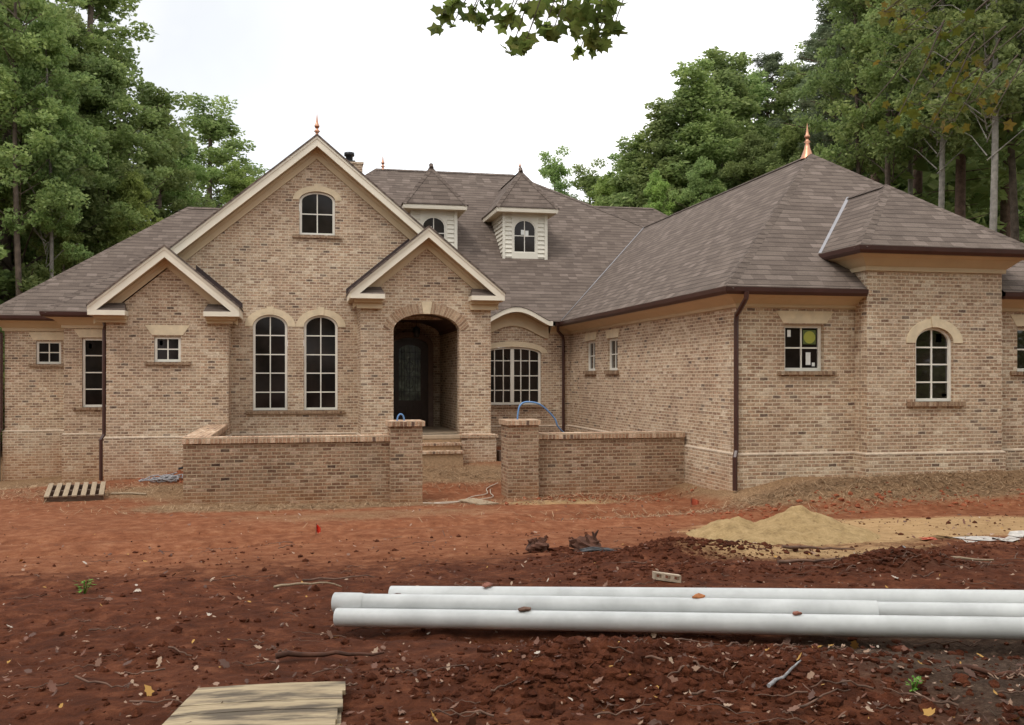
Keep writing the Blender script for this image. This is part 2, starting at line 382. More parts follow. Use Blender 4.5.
def gz(X, Y, detail=True):
    X = np.asarray(X, dtype=float); Y = np.asarray(Y, dtype=float)
    z = np.interp(Y, [-5, 3.6, 4.4, 6.3, 10, 13, 17, 22, 60, 300], [1.05, 1.0, .94, .72, .42, .22, .02, .05, .5, 3])
    z = z + sstep(X, 7.2, 9.9)*sstep(Y, 13.0, 15.2)*.52 + sstep(X, 7.0, 8.2)*sstep(Y, 13.8, 15.6)*.12*(1-sstep(X,8.6,10))
    z = z + sstep(Y, 18.3, 21.6)*.30*sstep(X, -.5, 2)
    z = z - .42*sstep(-X, 3.0, 7.8)*sstep(Y, 19.5, 25)
    z = z + .22*gauss(X, Y, -2.5, 22.1, .7, .5)
    for (cx, cy, rx, ry, h) in [(4.0,9.2,.70,.45,.19),(4.8,9.3,.6,.35,.12),(3.1,9.9,.5,.25,.05),(5.7,7.7,.65,.3,.17),(1.55,4.35,.75,.45,.15),(2.6,4.0,.6,.4,.06),(3.6,8.1,.7,.4,.10),(7.5,8.9,1.6,.25,.05),(7.7,15.0,.7,.5,.08),(5.6,17.1,1.0,.35,.12),(-.9,5.6,.35,.2,.05),(3.4,9.0,.3,.2,.05)]:
        z = z + h*gauss(X, Y, cx, cy, rx, ry)
    dl = (X-.27)*.444+(Y-6.28)*.896; al = (X-.27)*.896-(Y-6.28)*.444
    z = z - .05*np.exp(-((dl+.10)/.16)**2)*sstep(al,-.4,.1)*(1+.4*np.sin(al*2.1))
    trk = np.exp(-((Y-12.3-.15*X+.2*np.sin(X*.4))/.3)**2)+np.exp(-((Y-14.0-.12*X+.2*np.sin(X*.35+1))/.3)**2)
    z = z - .075*trk + .03*np.exp(-((Y-13.1-.13*X+.2*np.sin(X*.38))/.25)**2)
    if detail:
        rough = (.35+.65*sstep(-Y, -12, -9)) * (.5+.9*fbm(X, Y, .6, 2, 5))
        fade = sstep(-Y, -40, -17)
        z = z + ((fbm(X,Y,.5,3,1)-.5)*.10 + (fbm(X,Y,2.2,4,2)-.5)*.10*rough + (fbm(X,Y,9,3,3)-.5)*.045*rough)*fade
    return z
def gzf(x, y): return float(gz(np.array([x]), np.array([y]))[0])
def axis(segs):
    out = []
    for a, b_, st in segs: out += list(np.arange(a, b_-1e-6, st))
    return np.array(out+[segs[-1][1]])
xs = axis([(-300,-60,24),(-60,-20,4),(-20,-8,.6),(-8,-3,.12),(-3,7.5,.045),(7.5,14,.1),(14,24,.5),(24,60,4),(60,300,24)])
ys = axis([(-60,-4,4),(-4,2.4,.4),(2.4,7,.04),(7,12,.055),(12,18,.085),(18,27,.15),(27,60,1.5),(60,300,20)])
XX, YY = np.meshgrid(xs, ys); ZZ = gz(XX, YY)
nx, ny = len(xs), len(ys)
V = np.stack([XX.ravel(), YY.ravel(), ZZ.ravel()], 1)
ii = (np.arange(ny-1)[:,None]*nx+np.arange(nx-1)[None,:]).ravel()
F = np.stack([ii, ii+1, ii+nx+1, ii+nx], 1)
ground = np_mesh('ground', V, F, M['ground'], smooth=True); tag(ground, kind='structure')
X, Y = V[:,0], V[:,1]
sandm = gauss(X,Y,7.1,11.2,1.9,1.3)*1.0 + gauss(X,Y,9.5,11.6,2.6,1.1)*.9 + gauss(X,Y,5.5,9.1,1.7,.65)*.8 + gauss(X,Y,4.2,16.9,.45,.25)*.5+gauss(X,Y,5.2,16.6,1.2,.35)*.75+gauss(X,Y,-.5,17.0,3,.4)*.32+gauss(X,Y,12,10.6,2,.8)*.6
straw = np.clip(sstep(X,6.8,8.6)*sstep(Y,13.2,14.4)*.95 + gauss(X,Y,-3,20,3.5,1.2)*.62 + sstep(Y,16.6,17.6)*(1-sstep(X,4.5,8))*.42*sstep(X,-4,-2) + gauss(X,Y,-.5,17.3,2.6,.5)*.55 + sstep(Y,26,30)*.8 + sstep(-X,4,5.5)*sstep(Y,21.0,23.5)*.8+gauss(X,Y,3.6,20.4,1.6,.8)*.5, 0, 1)
straw = straw + (gauss(X,Y,1.2,15.6,4.2,1.2)*.50 + np.exp(-((Y-12.3-.15*X+.2*np.sin(X*.4))/.35)**2)*.22*sstep(X,-6,0))
straw = straw - gauss(X,Y,3.3,18.9,1.3,.8)*.5 - gauss(X,Y,-2.5,22.2,.9,.6)*.8 - gauss(X,Y,9.5,14.0,3.0,.25)*.45
mid = np.clip(sstep(Y+(fbm(X,Y,.45,4,31)-.5)*5, 7.6, 13.6)*.9 + gauss(X,Y,2.0,10.8,5,.7)*.25 + .08 - gauss(X,Y,3.8,9.6,1.6,.6)*.5, 0, 1)
mid = mid + (fbm(X,Y,.35,3,9)-.5)*.5*sstep(Y,6,9) - .15*gauss(X,Y,-4,13,4,1)
col = np.ones((len(V),4), dtype=np.float32); col[:,0] = np.clip(sandm,0,1); col[:,1] = np.clip(straw,0,1); col[:,2] = np.clip(mid,0,1)
hu = ground.data.attributes.new('humus','FLOAT','POINT'); hu.data.foreach_set('value', np.clip(sstep(X,2.1,3.3)*sstep(-Y,-5.6,-4.6)*.95+gauss(X,Y,6.0,7.6,1.2,.6)*.45+gauss(X,Y,-4,4,2,2)*.25,0,1).astype(np.float32))
ca = ground.data.color_attributes.new('mask', 'FLOAT_COLOR', 'POINT'); ca.data.foreach_set('color', col.ravel())

# ------------------------------------------------------------------ house
H = empty('brick_house', (4, 22, 0), 'unfinished tan brick house with brown shingle roofs and cream gables', 'house')
def FX(Y, dirn=1):   # facade facing -Y
    return lambda a, z, d: (a, Y+d, z)
def SX(X, sgn=1):    # facade facing -X (sgn=1) or +X
    return lambda a, z, d: (X+d*sgn, a, z)
def arc(x0, x1, zs, rise, n=14):
    """points of an elliptical arch from x1 to x0 (right to left), springing at zs"""
    cx = (x0+x1)/2; w = (x1-x0)/2
    return [(cx+w*math.cos(t), zs+rise*math.sin(t)) for t in [math.pi*i/n for i in range(n+1)]]
def hole(x0, x1, z0, z1, rise=0):
    if rise: return [(x0,z0),(x1,z0)]+arc(x0,x1,z1-rise,rise)
    return [(x0,z0),(x1,z0),(x1,z1),(x0,z1)]
ZB = -.9; ZT = 3.80; BAND = 1.03
wall = MB()
WINS = {}
def seg(y, x0, x1, holes=(), top=ZT, th=.22): wall.panel(FX(y), [(x0,ZB),(x1,ZB),(x1,top),(x0,top)], holes, th)
S1W=(-6.95,-6.31,2.83,3.46); S2W=(-5.40,-4.52,1.70,3.48); LW=(-3.39,-2.77,2.84,3.46)
M1=(-1.11,-.24,1.62,4.07); M2=(.17,1.04,1.62,4.07); AT=(.06,.97,6.14,7.27)
WW=(9.05,9.87,2.58,3.47); PW=(11.55,12.37,2.00,3.42); RW=(14.13,14.95,2.58,3.47); DW=(5.43,7.19,1.65,3.38)
E_=(2.36,4.03)
seg(26.2,-7.73,-5.83,[hole(*S1W)]); seg(24.5,-5.83,-4.25,[hole(S2W[0],-4.36,S2W[2],S2W[3])])
wall.panel(SX(-7.73),[(26.42,ZB),(34.7,ZB),(34.7,ZT),(26.42,ZT)]); wall.panel(SX(-5.83),[(24.72,ZB),(26.2,ZB),(26.2,ZT),(24.72,ZT)])
# left gable block
pit = .833
wall.panel(FX(22.8), [(-4.48,ZB),(-1.65,ZB),(-1.65,3.95),(-1.86,4.10),(-3.065,5.11),(-4.27,4.10),(-4.48,3.95)], [hole(*LW)])
wall.panel(SX(-4.48),[(23.02,ZB),(24.5,ZB),(24.5,3.95),(23.02,3.95)]); wall.panel(SX(-1.65,-1),[(23.02,ZB),(23.6,ZB),(23.6,3.95),(23.02,3.95)])
# main gable
wall.panel(FX(23.6), [(-3.4,3.5),(-1.65,3.5),(-1.65,ZB),(1.55,ZB),(1.55,4.0),(4.4,4.0),(4.4,4.86),(.5,8.11),(-3.4,4.86)],
           [hole(*M1,.30), hole(*M2,.30), hole(*AT,.24)])
# entry block
E_arch = [(E_[0],1.03),(E_[1],1.03)]+arc(E_[0],E_[1],3.64,.43,18)
wall.panel(FX(22.4), [(1.55,ZB),(4.84,ZB),(4.84,4.35),(4.62,4.5),(3.19,5.71),(1.76,4.5),(1.55,4.35)], [E_arch], .3)
wall.panel(SX(1.55),[(22.7,ZB),(23.6,ZB),(23.6,4.35),(22.7,4.35)]); wall.panel(SX(4.84,-1),[(22.7,ZB),(26.1,ZB),(26.1,4.35),(22.7,4.35)])
# window wall, wing
eyz = lambda x, h=.40: h*max(0, math.cos(max(-1,min(1,(x-6.31)/1.02))*math.pi/2))**1.3
wt = [(x, 3.80 if x > 7.3 else 3.66+eyz(x,.36)) for x in np.linspace(8.08, 4.84, 25)]
wall.panel(FX(26.1), [(4.84,ZB),(8.08,ZB)]+wt, [hole(*DW,.2)])
def sidewin(y0,y1): return [(y0,2.65),(y1,2.65),(y1,3.49),(y0,3.49)]
N1=(23.75,24.5); N2=(21.98,22.73)
wall.panel(SX(8.08), [(15.80,ZB),(26.1,ZB),(26.1,ZT),(15.80,ZT)], [sidewin(*N1), sidewin(*N2)])
wall.panel(FX(15.58), [(8.08,ZB),(10.52,ZB),(10.52,ZT),(8.08,ZT)], [hole(*WW)])
wall.panel(FX(15.58), [(13.44,ZB),(16.06,ZB),(16.06,ZT),(13.44,ZT)], [hole(*RW)])
wall.panel(FX(15.2), [(10.52,ZB),(13.44,ZB),(13.44,4.5),(10.52,4.5)], [hole(*PW,.30)])
for x, sg in ((10.52,1),(13.44,-1)): wall.panel(SX(x,sg),[(15.42,ZB),(16.6,ZB),(16.6,4.5),(15.42,4.5)], (), .2)
wall.panel(SX(16.06,-1),[(15.80,ZB),(36,ZB),(36,ZT),(15.80,ZT)])
wall.panel(lambda a,z,d:(a,39.5-d,z), [(-7.7,ZB),(18,ZB),(18,ZT),(-7.7,ZT)])
# porch inner walls
wall.panel(SX(4.15), [(22.7,.9),(26.6,.9),(26.6,4.3),(22.7,4.3)], (), .2)
wall.panel(SX(2.2,-1), [(22.7,.9),(26.6,.9),(26.6,4.3),(22.7,4.3)], (), .2)
wall.panel(FX(26.35), [(2.2,.9),(4.15,.9),(4.15,4.3),(2.2,4.3)], (), .2)
WALL = wall.build('wall', M['brick'], H)

# projecting base below the water table
pr = .045
paths = [[(-7.73,34.7),(-7.73,26.2),(-5.83,26.2),(-5.83,24.5),(-4.48,24.5),(-4.48,22.8),(-1.65,22.8),(-1.65,23.6),(1.55,23.6),(1.55,22.4),(2.30,22.4)],
         [(4.09,22.4),(4.84,22.4),(4.84,26.1),(8.08,26.1),(8.08,15.58),(10.52,15.58),(10.52,15.2),(13.44,15.2),(13.44,15.58),(16.06,15.58),(16.06,30)]]
for pth in paths:
    # travel with outward side on the right: left face going -Y has outside at -X (right of travel)
    base = MB(); cap = MB(); base.sweep(pth, [(0.002,ZB),(pr,ZB),(pr,BAND-.03),(0.002,BAND-.03)])
    cap.sweep(pth, [(0.002,BAND-.028),(pr+.006,BAND-.028),(pr+.004,BAND-.008),(.004,BAND+.018),(.002,BAND+.018)])
    base.build('foundation_wall', M['brick'], H); cap.build('water_table', M['mortar'], H)

# crown / frieze, gutters
def crown(zt, zb, o=.36): return [(.003,zb),(.05,zb),(.055,zb+.07*(zt-zb)/.25),(.10,zb+.10*(zt-zb)/.25),(.22,zt-.06),(o,zt-.02),(o,zt),(.003,zt)]
def gut(z0, o=.36): return [(o-.01,z0),(o+.06,z0-.004),(o+.10,z0+.05),(o+.11,z0+.125),(o+.095,z0+.125),(o+.085,z0+.06),(o-.01,z0+.03)]
class FR:
    def sweep(s, *a):
        m_ = MB(); m_.sweep(*a); m_.build('frieze_board', M['frieze'], H)
fr = FR()
fr.sweep([(-7.73,34.7),(-7.73,26.2),(-5.83,26.2),(-5.83,24.5),(-4.48,24.5)], crown(4.0,3.72))
fr.sweep([(7.45,26.1),(8.08,26.1),(8.08,15.58),(10.52,15.58)], crown(4.0,3.78))
fr.sweep([(10.52,16.4),(10.52,15.2),(13.44,15.2),(13.44,16.4)], crown(4.76,4.47))
fr.sweep([(13.44,15.58),(16.06,15.58),(16.06,30)], crown(4.0,3.78))
for pth, z0 in (([(-7.73,34.7),(-7.73,26.2),(-5.83,26.2),(-5.83,24.5),(-4.84,24.5)],3.985),([(7.50,26.1),(8.08,26.1),(8.08,15.58),(10.5,15.58)],3.985),([(10.52,16.5),(10.52,15.2),(13.44,15.2),(13.44,16.5)],4.75),([(13.46,15.58),(16.06,15.58),(16.06,30)],3.985)):
    gu = MB(); gu.sweep(pth, gut(z0)); gu.build('gutter', M['gutter'], H)

# roofs
rf = MB()
def plane(*p): rf.poly(p)
T = .006
zE = 4.12
# left hip
plane((-8.15,25.78,zE),(1,25.78,zE),(1,30.45,8.0),(-3.48,30.45,8.0)); plane((-8.15,35.12,zE),(-8.15,25.78,zE),(-3.48,30.45,8.0)); plane((-3.48,30.45,8.0),(1,30.45,8.0),(1,35.12,zE),(-8.15,35.12,zE))
# small hip over the stepped bay
plane((-6.25,24.08,zE),(-1.6,24.08,zE),(-3.9,26.43,6.08)); plane((-6.25,25.9,zE),(-6.25,24.08,zE),(-3.9,26.43,6.08),(-3.9,28.25,6.08)); plane((-3.9,26.43,6.08),(-1.6,24.08,zE),(-1.6,25.9,zE),(-3.9,28.25,6.08))
# main
notch = [(x, 25.58+(eyz(x)+0.0)/pit, zE+eyz(x)) for x in np.linspace(5.29,7.33,21)]
plane((-4.3,25.58,zE),*notch,(7.62,25.58,zE),(12.07,30.02,7.80),(7.92,32.7,10.04),(2.81,32.7,10.04))
plane((-4.3,40,zE-.1),(-4.3,25.58,zE),(2.81,32.7,10.04)); plane((7.92,32.7,10.04),(12.07,30.02,7.80),(14.5,38.5,4.3)); plane((2.81,32.7,10.04),(7.92,32.7,10.04),(14.5,38.5,4.3),(-4.3,40,zE-.1))
# back hip
plane((4,29.4,zE),(21.4,29.4,zE),(14.8,36,9.65),(8.5,36,9.65)); plane((21.4,29.4,zE),(21.4,42.6,zE),(14.8,36,9.65)); plane((8.5,36,9.65),(14.8,36,9.65),(21.4,42.6,zE),(4,42.6,zE))
# wing
plane((7.66,25.6,zE),(7.66,15.16,zE),(12.07,19.57,7.80),(12.07,31.3,7.80),(10.5,31.3,6.5)); plane((7.66,15.16,zE),(10.50,15.16,zE),(10.50,15.64,zE+.40),(13.46,15.64,zE+.40),(13.46,15.16,zE),(16.48,15.16,zE),(12.07,19.57,7.80)); plane((16.48,15.16,zE),(16.48,33,zE),(12.07,33,7.80),(12.07,19.57,7.80))
# projection
pz = 4.885
plane((10.10,16.10,pz),(10.10,14.78,pz),(11.98,16.66,6.45),(11.98,18.0,6.45)); plane((10.10,14.78,pz),(13.86,14.78,pz),(11.98,16.66,6.45)); plane((13.86,14.78,pz),(13.86,16.10,pz),(11.98,18.0,6.45),(11.98,16.66,6.45))
# eyebrow over the curved window
xsE = np.linspace(5.29,7.33,21)
for i in range(20):
    a, b2 = xsE[i], xsE[i+1]; za, zb2 = zE+.012+eyz(a), zE+.012+eyz(b2)
    rf.poly([(a,25.54,za),(b2,25.54,zb2),(b2,25.62+(zb2-zE)/pit,zb2),(a,25.62+(za-zE)/pit,za)], True)
# closing of the hips' eaves: thin drip edge under the shingles
for pth,z0,o in (([(-7.73,34.7),(-7.73,26.2),(-5.83,26.2),(-5.83,24.5),(-4.84,24.5)],zE,.45),([(7.50,26.1),(8.08,26.1),(8.08,15.58),(10.12,15.58)],zE,.45),([(10.52,16.5),(10.52,15.2),(13.44,15.2),(13.44,16.5)],pz,.45),([(13.9,15.58),(16.06,15.58),(16.06,30)],zE,.45)):
    rf.sweep(pth, [(o-.06,z0-.035),(o,z0-.035),(o,z0+.008),(o-.06,z0+.03)])
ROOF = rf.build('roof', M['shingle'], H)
# ridge and hip caps
hc = MB()
def capline(a, b_, w=.12, h=.022):
    a = Vector(a); b_ = Vector(b_); d = b_-a; n = max(2, int(d.length/.2)); t = d.normalized()
    s_ = Vector((0,0,1)).cross(t).normalized(); up = t.cross(s_) if t.cross(s_).z>0 else s_.cross(t)
    drop = .05 if abs(t.z)<.05 else .045
    for i in range(n):
        p = a+d*(i/n); q = a+d*((i+1)/n)
        l0 = h*.75; l1 = h*.55
        hc.poly([p-s_*w+up*(l0-drop*1.6), q-s_*w+up*(l1-drop*1.6), q+up*l1, p+up*l0]); hc.poly([p+up*l0, q+up*l1, q+s_*w+up*(l1-drop*1.6), p+s_*w+up*(l0-drop*1.6)])
for a, b_ in [((-8.15,25.78,zE),(-3.48,30.45,8.0)),((-3.48,30.45,8.0),(-1.5,30.45,8.0)),((-6.25,24.08,zE),(-3.9,26.43,6.08)),
              ((2.81,32.7,10.04),(7.92,32.7,10.04)),((12.07,30.02,7.80),(7.92,32.7,10.04)),((.8,30.7,8.38),(2.81,32.7,10.04)),((9,36,9.65),(14.8,36,9.65)),((21,29.8,4.5),(14.8,36,9.65)),
              ((7.66,15.16,zE),(12.07,19.57,7.80)),((16.48,15.16,zE),(12.07,19.57,7.80)),((12.07,19.57,7.80),(12.07,30.6,7.80)),
              ((10.10,14.78,pz),(11.98,16.66,6.45)),((13.86,14.78,pz),(11.98,16.66,6.45)),((11.98,16.66,6.45),(11.98,17.95,6.45))]:
    hc = MB(); capline(a, b_); hc.build('ridge_cap', M['shingle'], H)
# valley flashing
def valley(a, b_, w, off=.03):
    a = Vector(a); b_ = Vector(b_); t = (b_-a).normalized(); s_ = Vector((t.y,-t.x,0)).normalized()*w
    u = Vector((0,0,off)); vf = MB(); vf.poly([a-s_+u, a+s_+u, b_+s_+u, b_-s_+u]); vf.build('valley_flashing', M['flashing'], H)
valley((7.66,25.62,zE),(12.0,29.95,7.74), .016)
valley((10.10,16.10,pz),(11.95,17.93,6.42), .04)

# gables: rake fascia, frieze, soffit, returns, roof
def gable(cx, az, hw, zbot, Yf, Yw, backY, fh, frh, ret, brick_top, tname):
    fa = MB(); so = MB(); ro = MB()
    o = lambda h: az-pit*h
    # fascia chevron
    f2 = [(cx-hw,zbot),(cx-hw,o(hw)),(cx,az),(cx+hw,o(hw)),(cx+hw,zbot)]
    hin = (az-fh-(zbot+.0))/pit
    if ret:
        zr = zbot+.115
        hi = (az-fh-zr)/pit
        f2 = [(cx-hw,zbot),(cx-hw+ret,zbot),(cx-hw+ret,zr),(cx-hi,zr),(cx,az-fh),(cx+hi,zr),(cx+hw-ret,zr),(cx+hw-ret,zbot),(cx+hw,zbot),(cx+hw,o(hw)),(cx,az),(cx-hw,o(hw))]
    else:
        f2 = [(cx-hw,o(hw)-fh),(cx,az-fh),(cx+hw,o(hw)-fh),(cx+hw,o(hw)),(cx,az),(cx-hw,o(hw))]
    fa.panel(FX(Yf), f2, (), .035)
    # small shadow-line moulding at the top of the fascia
    m2 = [(cx-hw-.01,o(hw)-.055),(cx,az-.062),(cx+hw+.01,o(hw)-.055),(cx+hw+.01,o(hw)+.004),(cx,az+.004),(cx-hw-.01,o(hw)+.004)]
    fa.panel(FX(Yf-.022), m2, (), .0215)
    # soffit + wall frieze
    for sg in (-1,1):
        h0 = hw-.02
        so.poly([(cx,Yf+.036,az-fh+.03),(cx+sg*h0,Yf+.036,o(h0)-fh+.03),(cx+sg*h0,Yw,o(h0)-fh+.03),(cx,Yw,az-fh+.03)])
    hb = (az-fh-(zbot if ret else -9))/pit if ret else hw
    hb = min(hb, hw-.05)
    fz = [(cx-hb,o(hb)-fh-frh+.02),(cx,az-fh-frh+.02),(cx+hb,o(hb)-fh-frh+.02),(cx+hb,o(hb)-fh+.028),(cx,az-fh+.028),(cx-hb,o(hb)-fh+.028)]
    so.panel(FX(Yw-.05), fz, (), .047)
    so.panel(FX(Yw-.075), [(cx-hb,o(hb)-fh-.07),(cx,az-fh-.07),(cx+hb,o(hb)-fh-.07),(cx+hb,o(hb)-fh+.02),(cx,az-fh+.02),(cx-hb,o(hb)-fh+.02)], (), .0245)
    if ret:
        for sg in (-1,1):
            xe = cx+sg*hw; xi = cx+sg*(hw-ret)
            a, b2 = min(xe,xi), max(xe,xi)
            # cornice return box: boards on the inner side, bottom, stepped block, small hipped shingle cap
            fa.box(a+.002,b2-.002,Yf+.036,Yw-.003,zbot+.012,zbot+.04)
            fa.box(xi-.012 if sg>0 else xi-.022, xi+.022 if sg>0 else xi+.012, Yf+.037,Yw-.003,zbot+.002,zr if False else zbot+.113)
            so.box(a+(.10 if sg<0 else .015), b2-(.10 if sg>0 else .015), Yw-.24,Yw-.004, zbot-.075, zbot+.011)
            so.box(a+(.17 if sg<0 else .03), b2-(.17 if sg>0 else .03), Yw-.13,Yw-.004, brick_top, zbot-.076)
            # side eave cornice running back along the side wall
            xo = xe-sg*.02; xw = cx+sg*(hw-.34)
            a2,b3 = min(xo,xw),max(xo,xw)
            so.box(a2,b3,Yw-.002,backY if backY<Yw+2.5 else Yw+1.2,zbot+.014,zbot+.035)
            fa.box(xe-.018,xe+.018,Yf+.036,Yw+1.0,zbot+.002,o(hw)-.01)
            zt = zbot+.118; hr = .17; xin = xi; 
            apx = xe-sg*(.0+.22); 
            p0=(xi,Yf+.0,zt); p1=(xe-sg*.10,Yf+.0,zt); q0=(xi,Yw-.06,zt); top0=(xi+sg*.06,Yw-.06,zt+.20); top1=(xe-sg*.24,Yw-.06,zt+.20)
            ro.poly([p0,p1,top1,top0]); ro.poly([p0,top0,q0]); ro.poly([p1,(xe-sg*.1,Yw-.06,zt),top1])
    fa.build('rake_fascia', M['cream'], H); so.build('gable_soffit', M['frieze'], H)
    th = .05
    f3 = [(cx-hw-.03,o(hw+.03)+.006),(cx,az+.006),(cx+hw+.03,o(hw+.03)+.006),(cx+hw+.03,o(hw+.03)+.006+th),(cx,az+.006+th),(cx-hw-.03,o(hw+.03)+.006+th)]
    ro.panel(FX(Yf-.045), f3, (), backY-Yf)
    ro.build('gable_roof', M['shingle'], H)
gable(-3.09, 5.57, 1.715, 3.93, 22.36, 22.8, 26.2, .25, .22, .82, 3.78, 'l')
gable(.50, 8.60, 3.95, 0, 23.2, 23.6, 30.5, .25, .27, 0, 0, 'm')
gable(3.19, 6.16, 1.915, 4.39, 21.98, 22.4, 27.3, .24, .24, .83, 4.17, 'e')
# step flashing where the low gable roofs meet the tall gable wall
def fl(x0,z0,x1,z1,h0=.02,h1=.15):
    sf = MB(); sf.panel(FX(23.585), [(x0,z0+h0),(x1,z1+h0),(x1,z1+h1),(x0,z0+h1)], (), .012); sf.build('step_flashing', M['darkflash'], H)
fl(-2.5,5.58+.05-pit*.575,-1.36,5.58+.05-pit*1.715); fl(1.25,6.16+.05-pit*1.915,2.9,6.16+.05-pit*.265)

# eyebrow fascia + frieze
eb = MB(); eb2 = MB()
xr = np.linspace(5.29,7.40,25)
up = [(x, zE+eyz(x)) for x in xr]; dn = [(x, zE-.135+eyz(x)) for x in xr[::-1]]
eb.panel(FX(25.56), up+dn, (), .04)
up = [(x, zE-.13+eyz(x)) for x in xr]; dn = [(x, 3.64+eyz(x,.36)) for x in xr[::-1]]
eb2.panel(FX(26.03), up+dn, (), .066)
for i in range(len(xr)-1):
    a, b2 = xr[i], xr[i+1]; eb2.poly([(a,25.6,zE-.12+eyz(a)),(b2,25.6,zE-.12+eyz(b2)),(b2,26.1,zE-.12+eyz(b2)),(a,26.1,zE-.12+eyz(a))], True)
eb.build('curved_fascia', M['cream'], H); eb2.build('curved_frieze', M['frieze'], H)

# windows
def window(F, x0, x1, z0, z1, rise=0, cols=2, rows=(.5,), fw=.06, deep=.06, label=None, mull=None, mw=.028):
    """rows: heights of the horizontal bars, mull: x of thick centre posts"""
    fm = MB(); inset = .004
    a0,a1,b0,b1 = x0+inset,x1-inset,z0+inset,z1-inset
    def lp(m_):
        if rise: return [(a0+m_,b0+m_),(a1-m_,b0+m_)]+arc(a0+m_,a1-m_,z1-rise,rise-m_*.8-inset)
        return [(a0+m_,b0+m_),(a1-m_,b0+m_),(a1-m_,b1-m_),(a0+m_,b1-m_)]
    G = lambda a,z,d: F(a,z,d+deep)
    fm.panel(G, lp(0), [lp(fw)], .06)
    G2 = lambda a,z,d: F(a,z,d+deep+.02)
    cx = (a0+a1)/2; w = (a1-a0)/2
    def topat(x): 
        if not rise: return b1-fw*.6
        return z1-rise+(rise-fw*.7)*math.sqrt(max(0,1-((x-cx)/w)**2))
    def bar(xa,xb,za,zb,g=G2,t=.03): fm.panel(g, [(xa,za),(xb,za),(xb,zb),(xa,zb)], (), t)
    rr = [z0+(z1-z0)*r for r in rows]
    if mull is not None:
        bar(mull-.055,mull+.055,b0+fw*.9,topat(mull), G, .06)
    xsb = [a0+fw+(a1-a0-2*fw)*i/cols for i in range(1,cols)]
    if mull is not None: xsb = [x for x in xsb if abs(x-mull)>.06]
    for x in xsb: bar(x-mw/2,x+mw/2,b0+fw*.9,topat(x))
    G3 = lambda a,z,d: F(a,z,d+deep+.022)
    for z in rr:
        hw_ = w-fw*.9
        if rise and z>z1-rise: hw_ = w*math.sqrt(max(0,1-((z-(z1-rise))/rise)**2))-fw*.8
        bar(cx-hw_,cx+hw_,z-mw/2,z+mw/2,G3,.026)
    fo = fm.build('window', M['window'], H)
    if label: fo['label'] = label
    gm = MB(); gm.panel(lambda a,z,d: F(a,z,d+deep+.04), lp(fw*.6), (), .012); gm.build('glass', M['glass_r' if x0 > 11 else 'glass'], fo)
    return fo
def sill(fo, F, x0, x1, zt, h=.07, out=.06, mat='sill_brick'):
    s_ = MB(); s_.panel(lambda a,z,d: F(a,z,d-out), [(x0,zt-h),(x1,zt-h),(x1,zt),(x0,zt)], (), out+.07); s_.build('sill', M[mat], fo)
def lintel(fo, F, x0,x1,z0,z1,fl_=.16):
    s_ = MB(); s_.panel(lambda a,z,d: F(a,z,d-.012), [(x0+fl_,z0),(x1-fl_,z0),(x1,z1),(x0,z1)], (), .05); s_.build('lintel', M['stone'], fo)
def archstone(fo, F, x0,x1,zs,rise,th,leg=.0,name='arch_stone',key=True):
    inner = arc(x0,x1,zs,rise,16); outer = arc(x0-th,x1+th,zs,rise+th*.82,16)
    pts = inner+outer[::-1]
    s_ = MB(); s_.panel(lambda a,z,d: F(a,z,d-.014), pts, (), .05)
    if key:
        cx = (x0+x1)/2; s_.panel(lambda a,z,d: F(a,z,d-.03), [(cx-.065,zs+rise),(cx+.065,zs+rise),(cx+.09,zs+rise+th*.82+.045),(cx-.09,zs+rise+th*.82+.045)], (), .06)
    s_.build(name, M['stone'], fo)
def sticker(fo, F, x, z, w, h, mat='white', rnd=False, deep=.1):
    s_ = MB()
    pts = [(x+w/2*math.cos(t),z+h/2*math.sin(t)) for t in np.linspace(0,2*math.pi,18)[:-1]] if rnd else [(x-w/2,z-h/2),(x+w/2,z-h/2),(x+w/2,z+h/2),(x-w/2,z+h/2)]
    s_.panel(lambda a,z_,d: F(a,z_,d+deep), pts, (), .003); s_.build('sticker', M[mat], fo)
f = FX(26.2); o = window(f,*S1W); lintel(o,f,-7.14,-6.12,3.48,3.70,.12); sill(o,f,-7.12,-6.16,2.83)
f = FX(24.5); o = window(f,S2W[0],-4.36,S2W[2],S2W[3],rows=(.26,.5,.745)); lintel(o,f,-5.6,-4.30,3.49,3.70,.14); sill(o,f,-5.62,-4.5,1.70); sticker(o,f,-5.22,3.27,.07,.13)
f = FX(22.8); o = window(f,*LW); lintel(o,f,-3.60,-2.56,3.49,3.73); sill(o,f,-3.60,-2.53,2.84); sticker(o,f,-3.24,3.30,.07,.12)
f = FX(23.6)
for w_ in (M1,M2):
    o = window(f,*w_,rise=.30,rows=(.19,.39,.585,.785)); archstone(o,f,w_[0]-.0,w_[1],w_[3]-.30,.30,.20)
    if w_ is M1: sill(o,f,-1.28,1.21,1.62,.09)
o = window(f,*AT,rise=.24,rows=(.49,)); archstone(o,f,AT[0],AT[1],AT[3]-.22,.22,.17); sill(o,f,-.12,1.14,6.14,.08)
f = FX(26.1); o = window(f,*DW,rise=.2,cols=6,rows=(.25,.5,.76),mull=6.31,fw=.07,label='wide curved-top window with a thick centre post'); archstone(o,f,DW[0],DW[1],3.19,.19,.20,key=False); sill(o,f,5.2,7.3,1.65,.08)
sticker(o,f,6.09,3.02,.06,.14)
f = FX(15.58); o = window(f,*WW,fw=.06,deep=.09,label='square window with a round yellow sticker on the glass'); lintel(o,f,8.87,10.07,3.49,3.72,.15); sill(o,f,8.90,10.10,2.58)
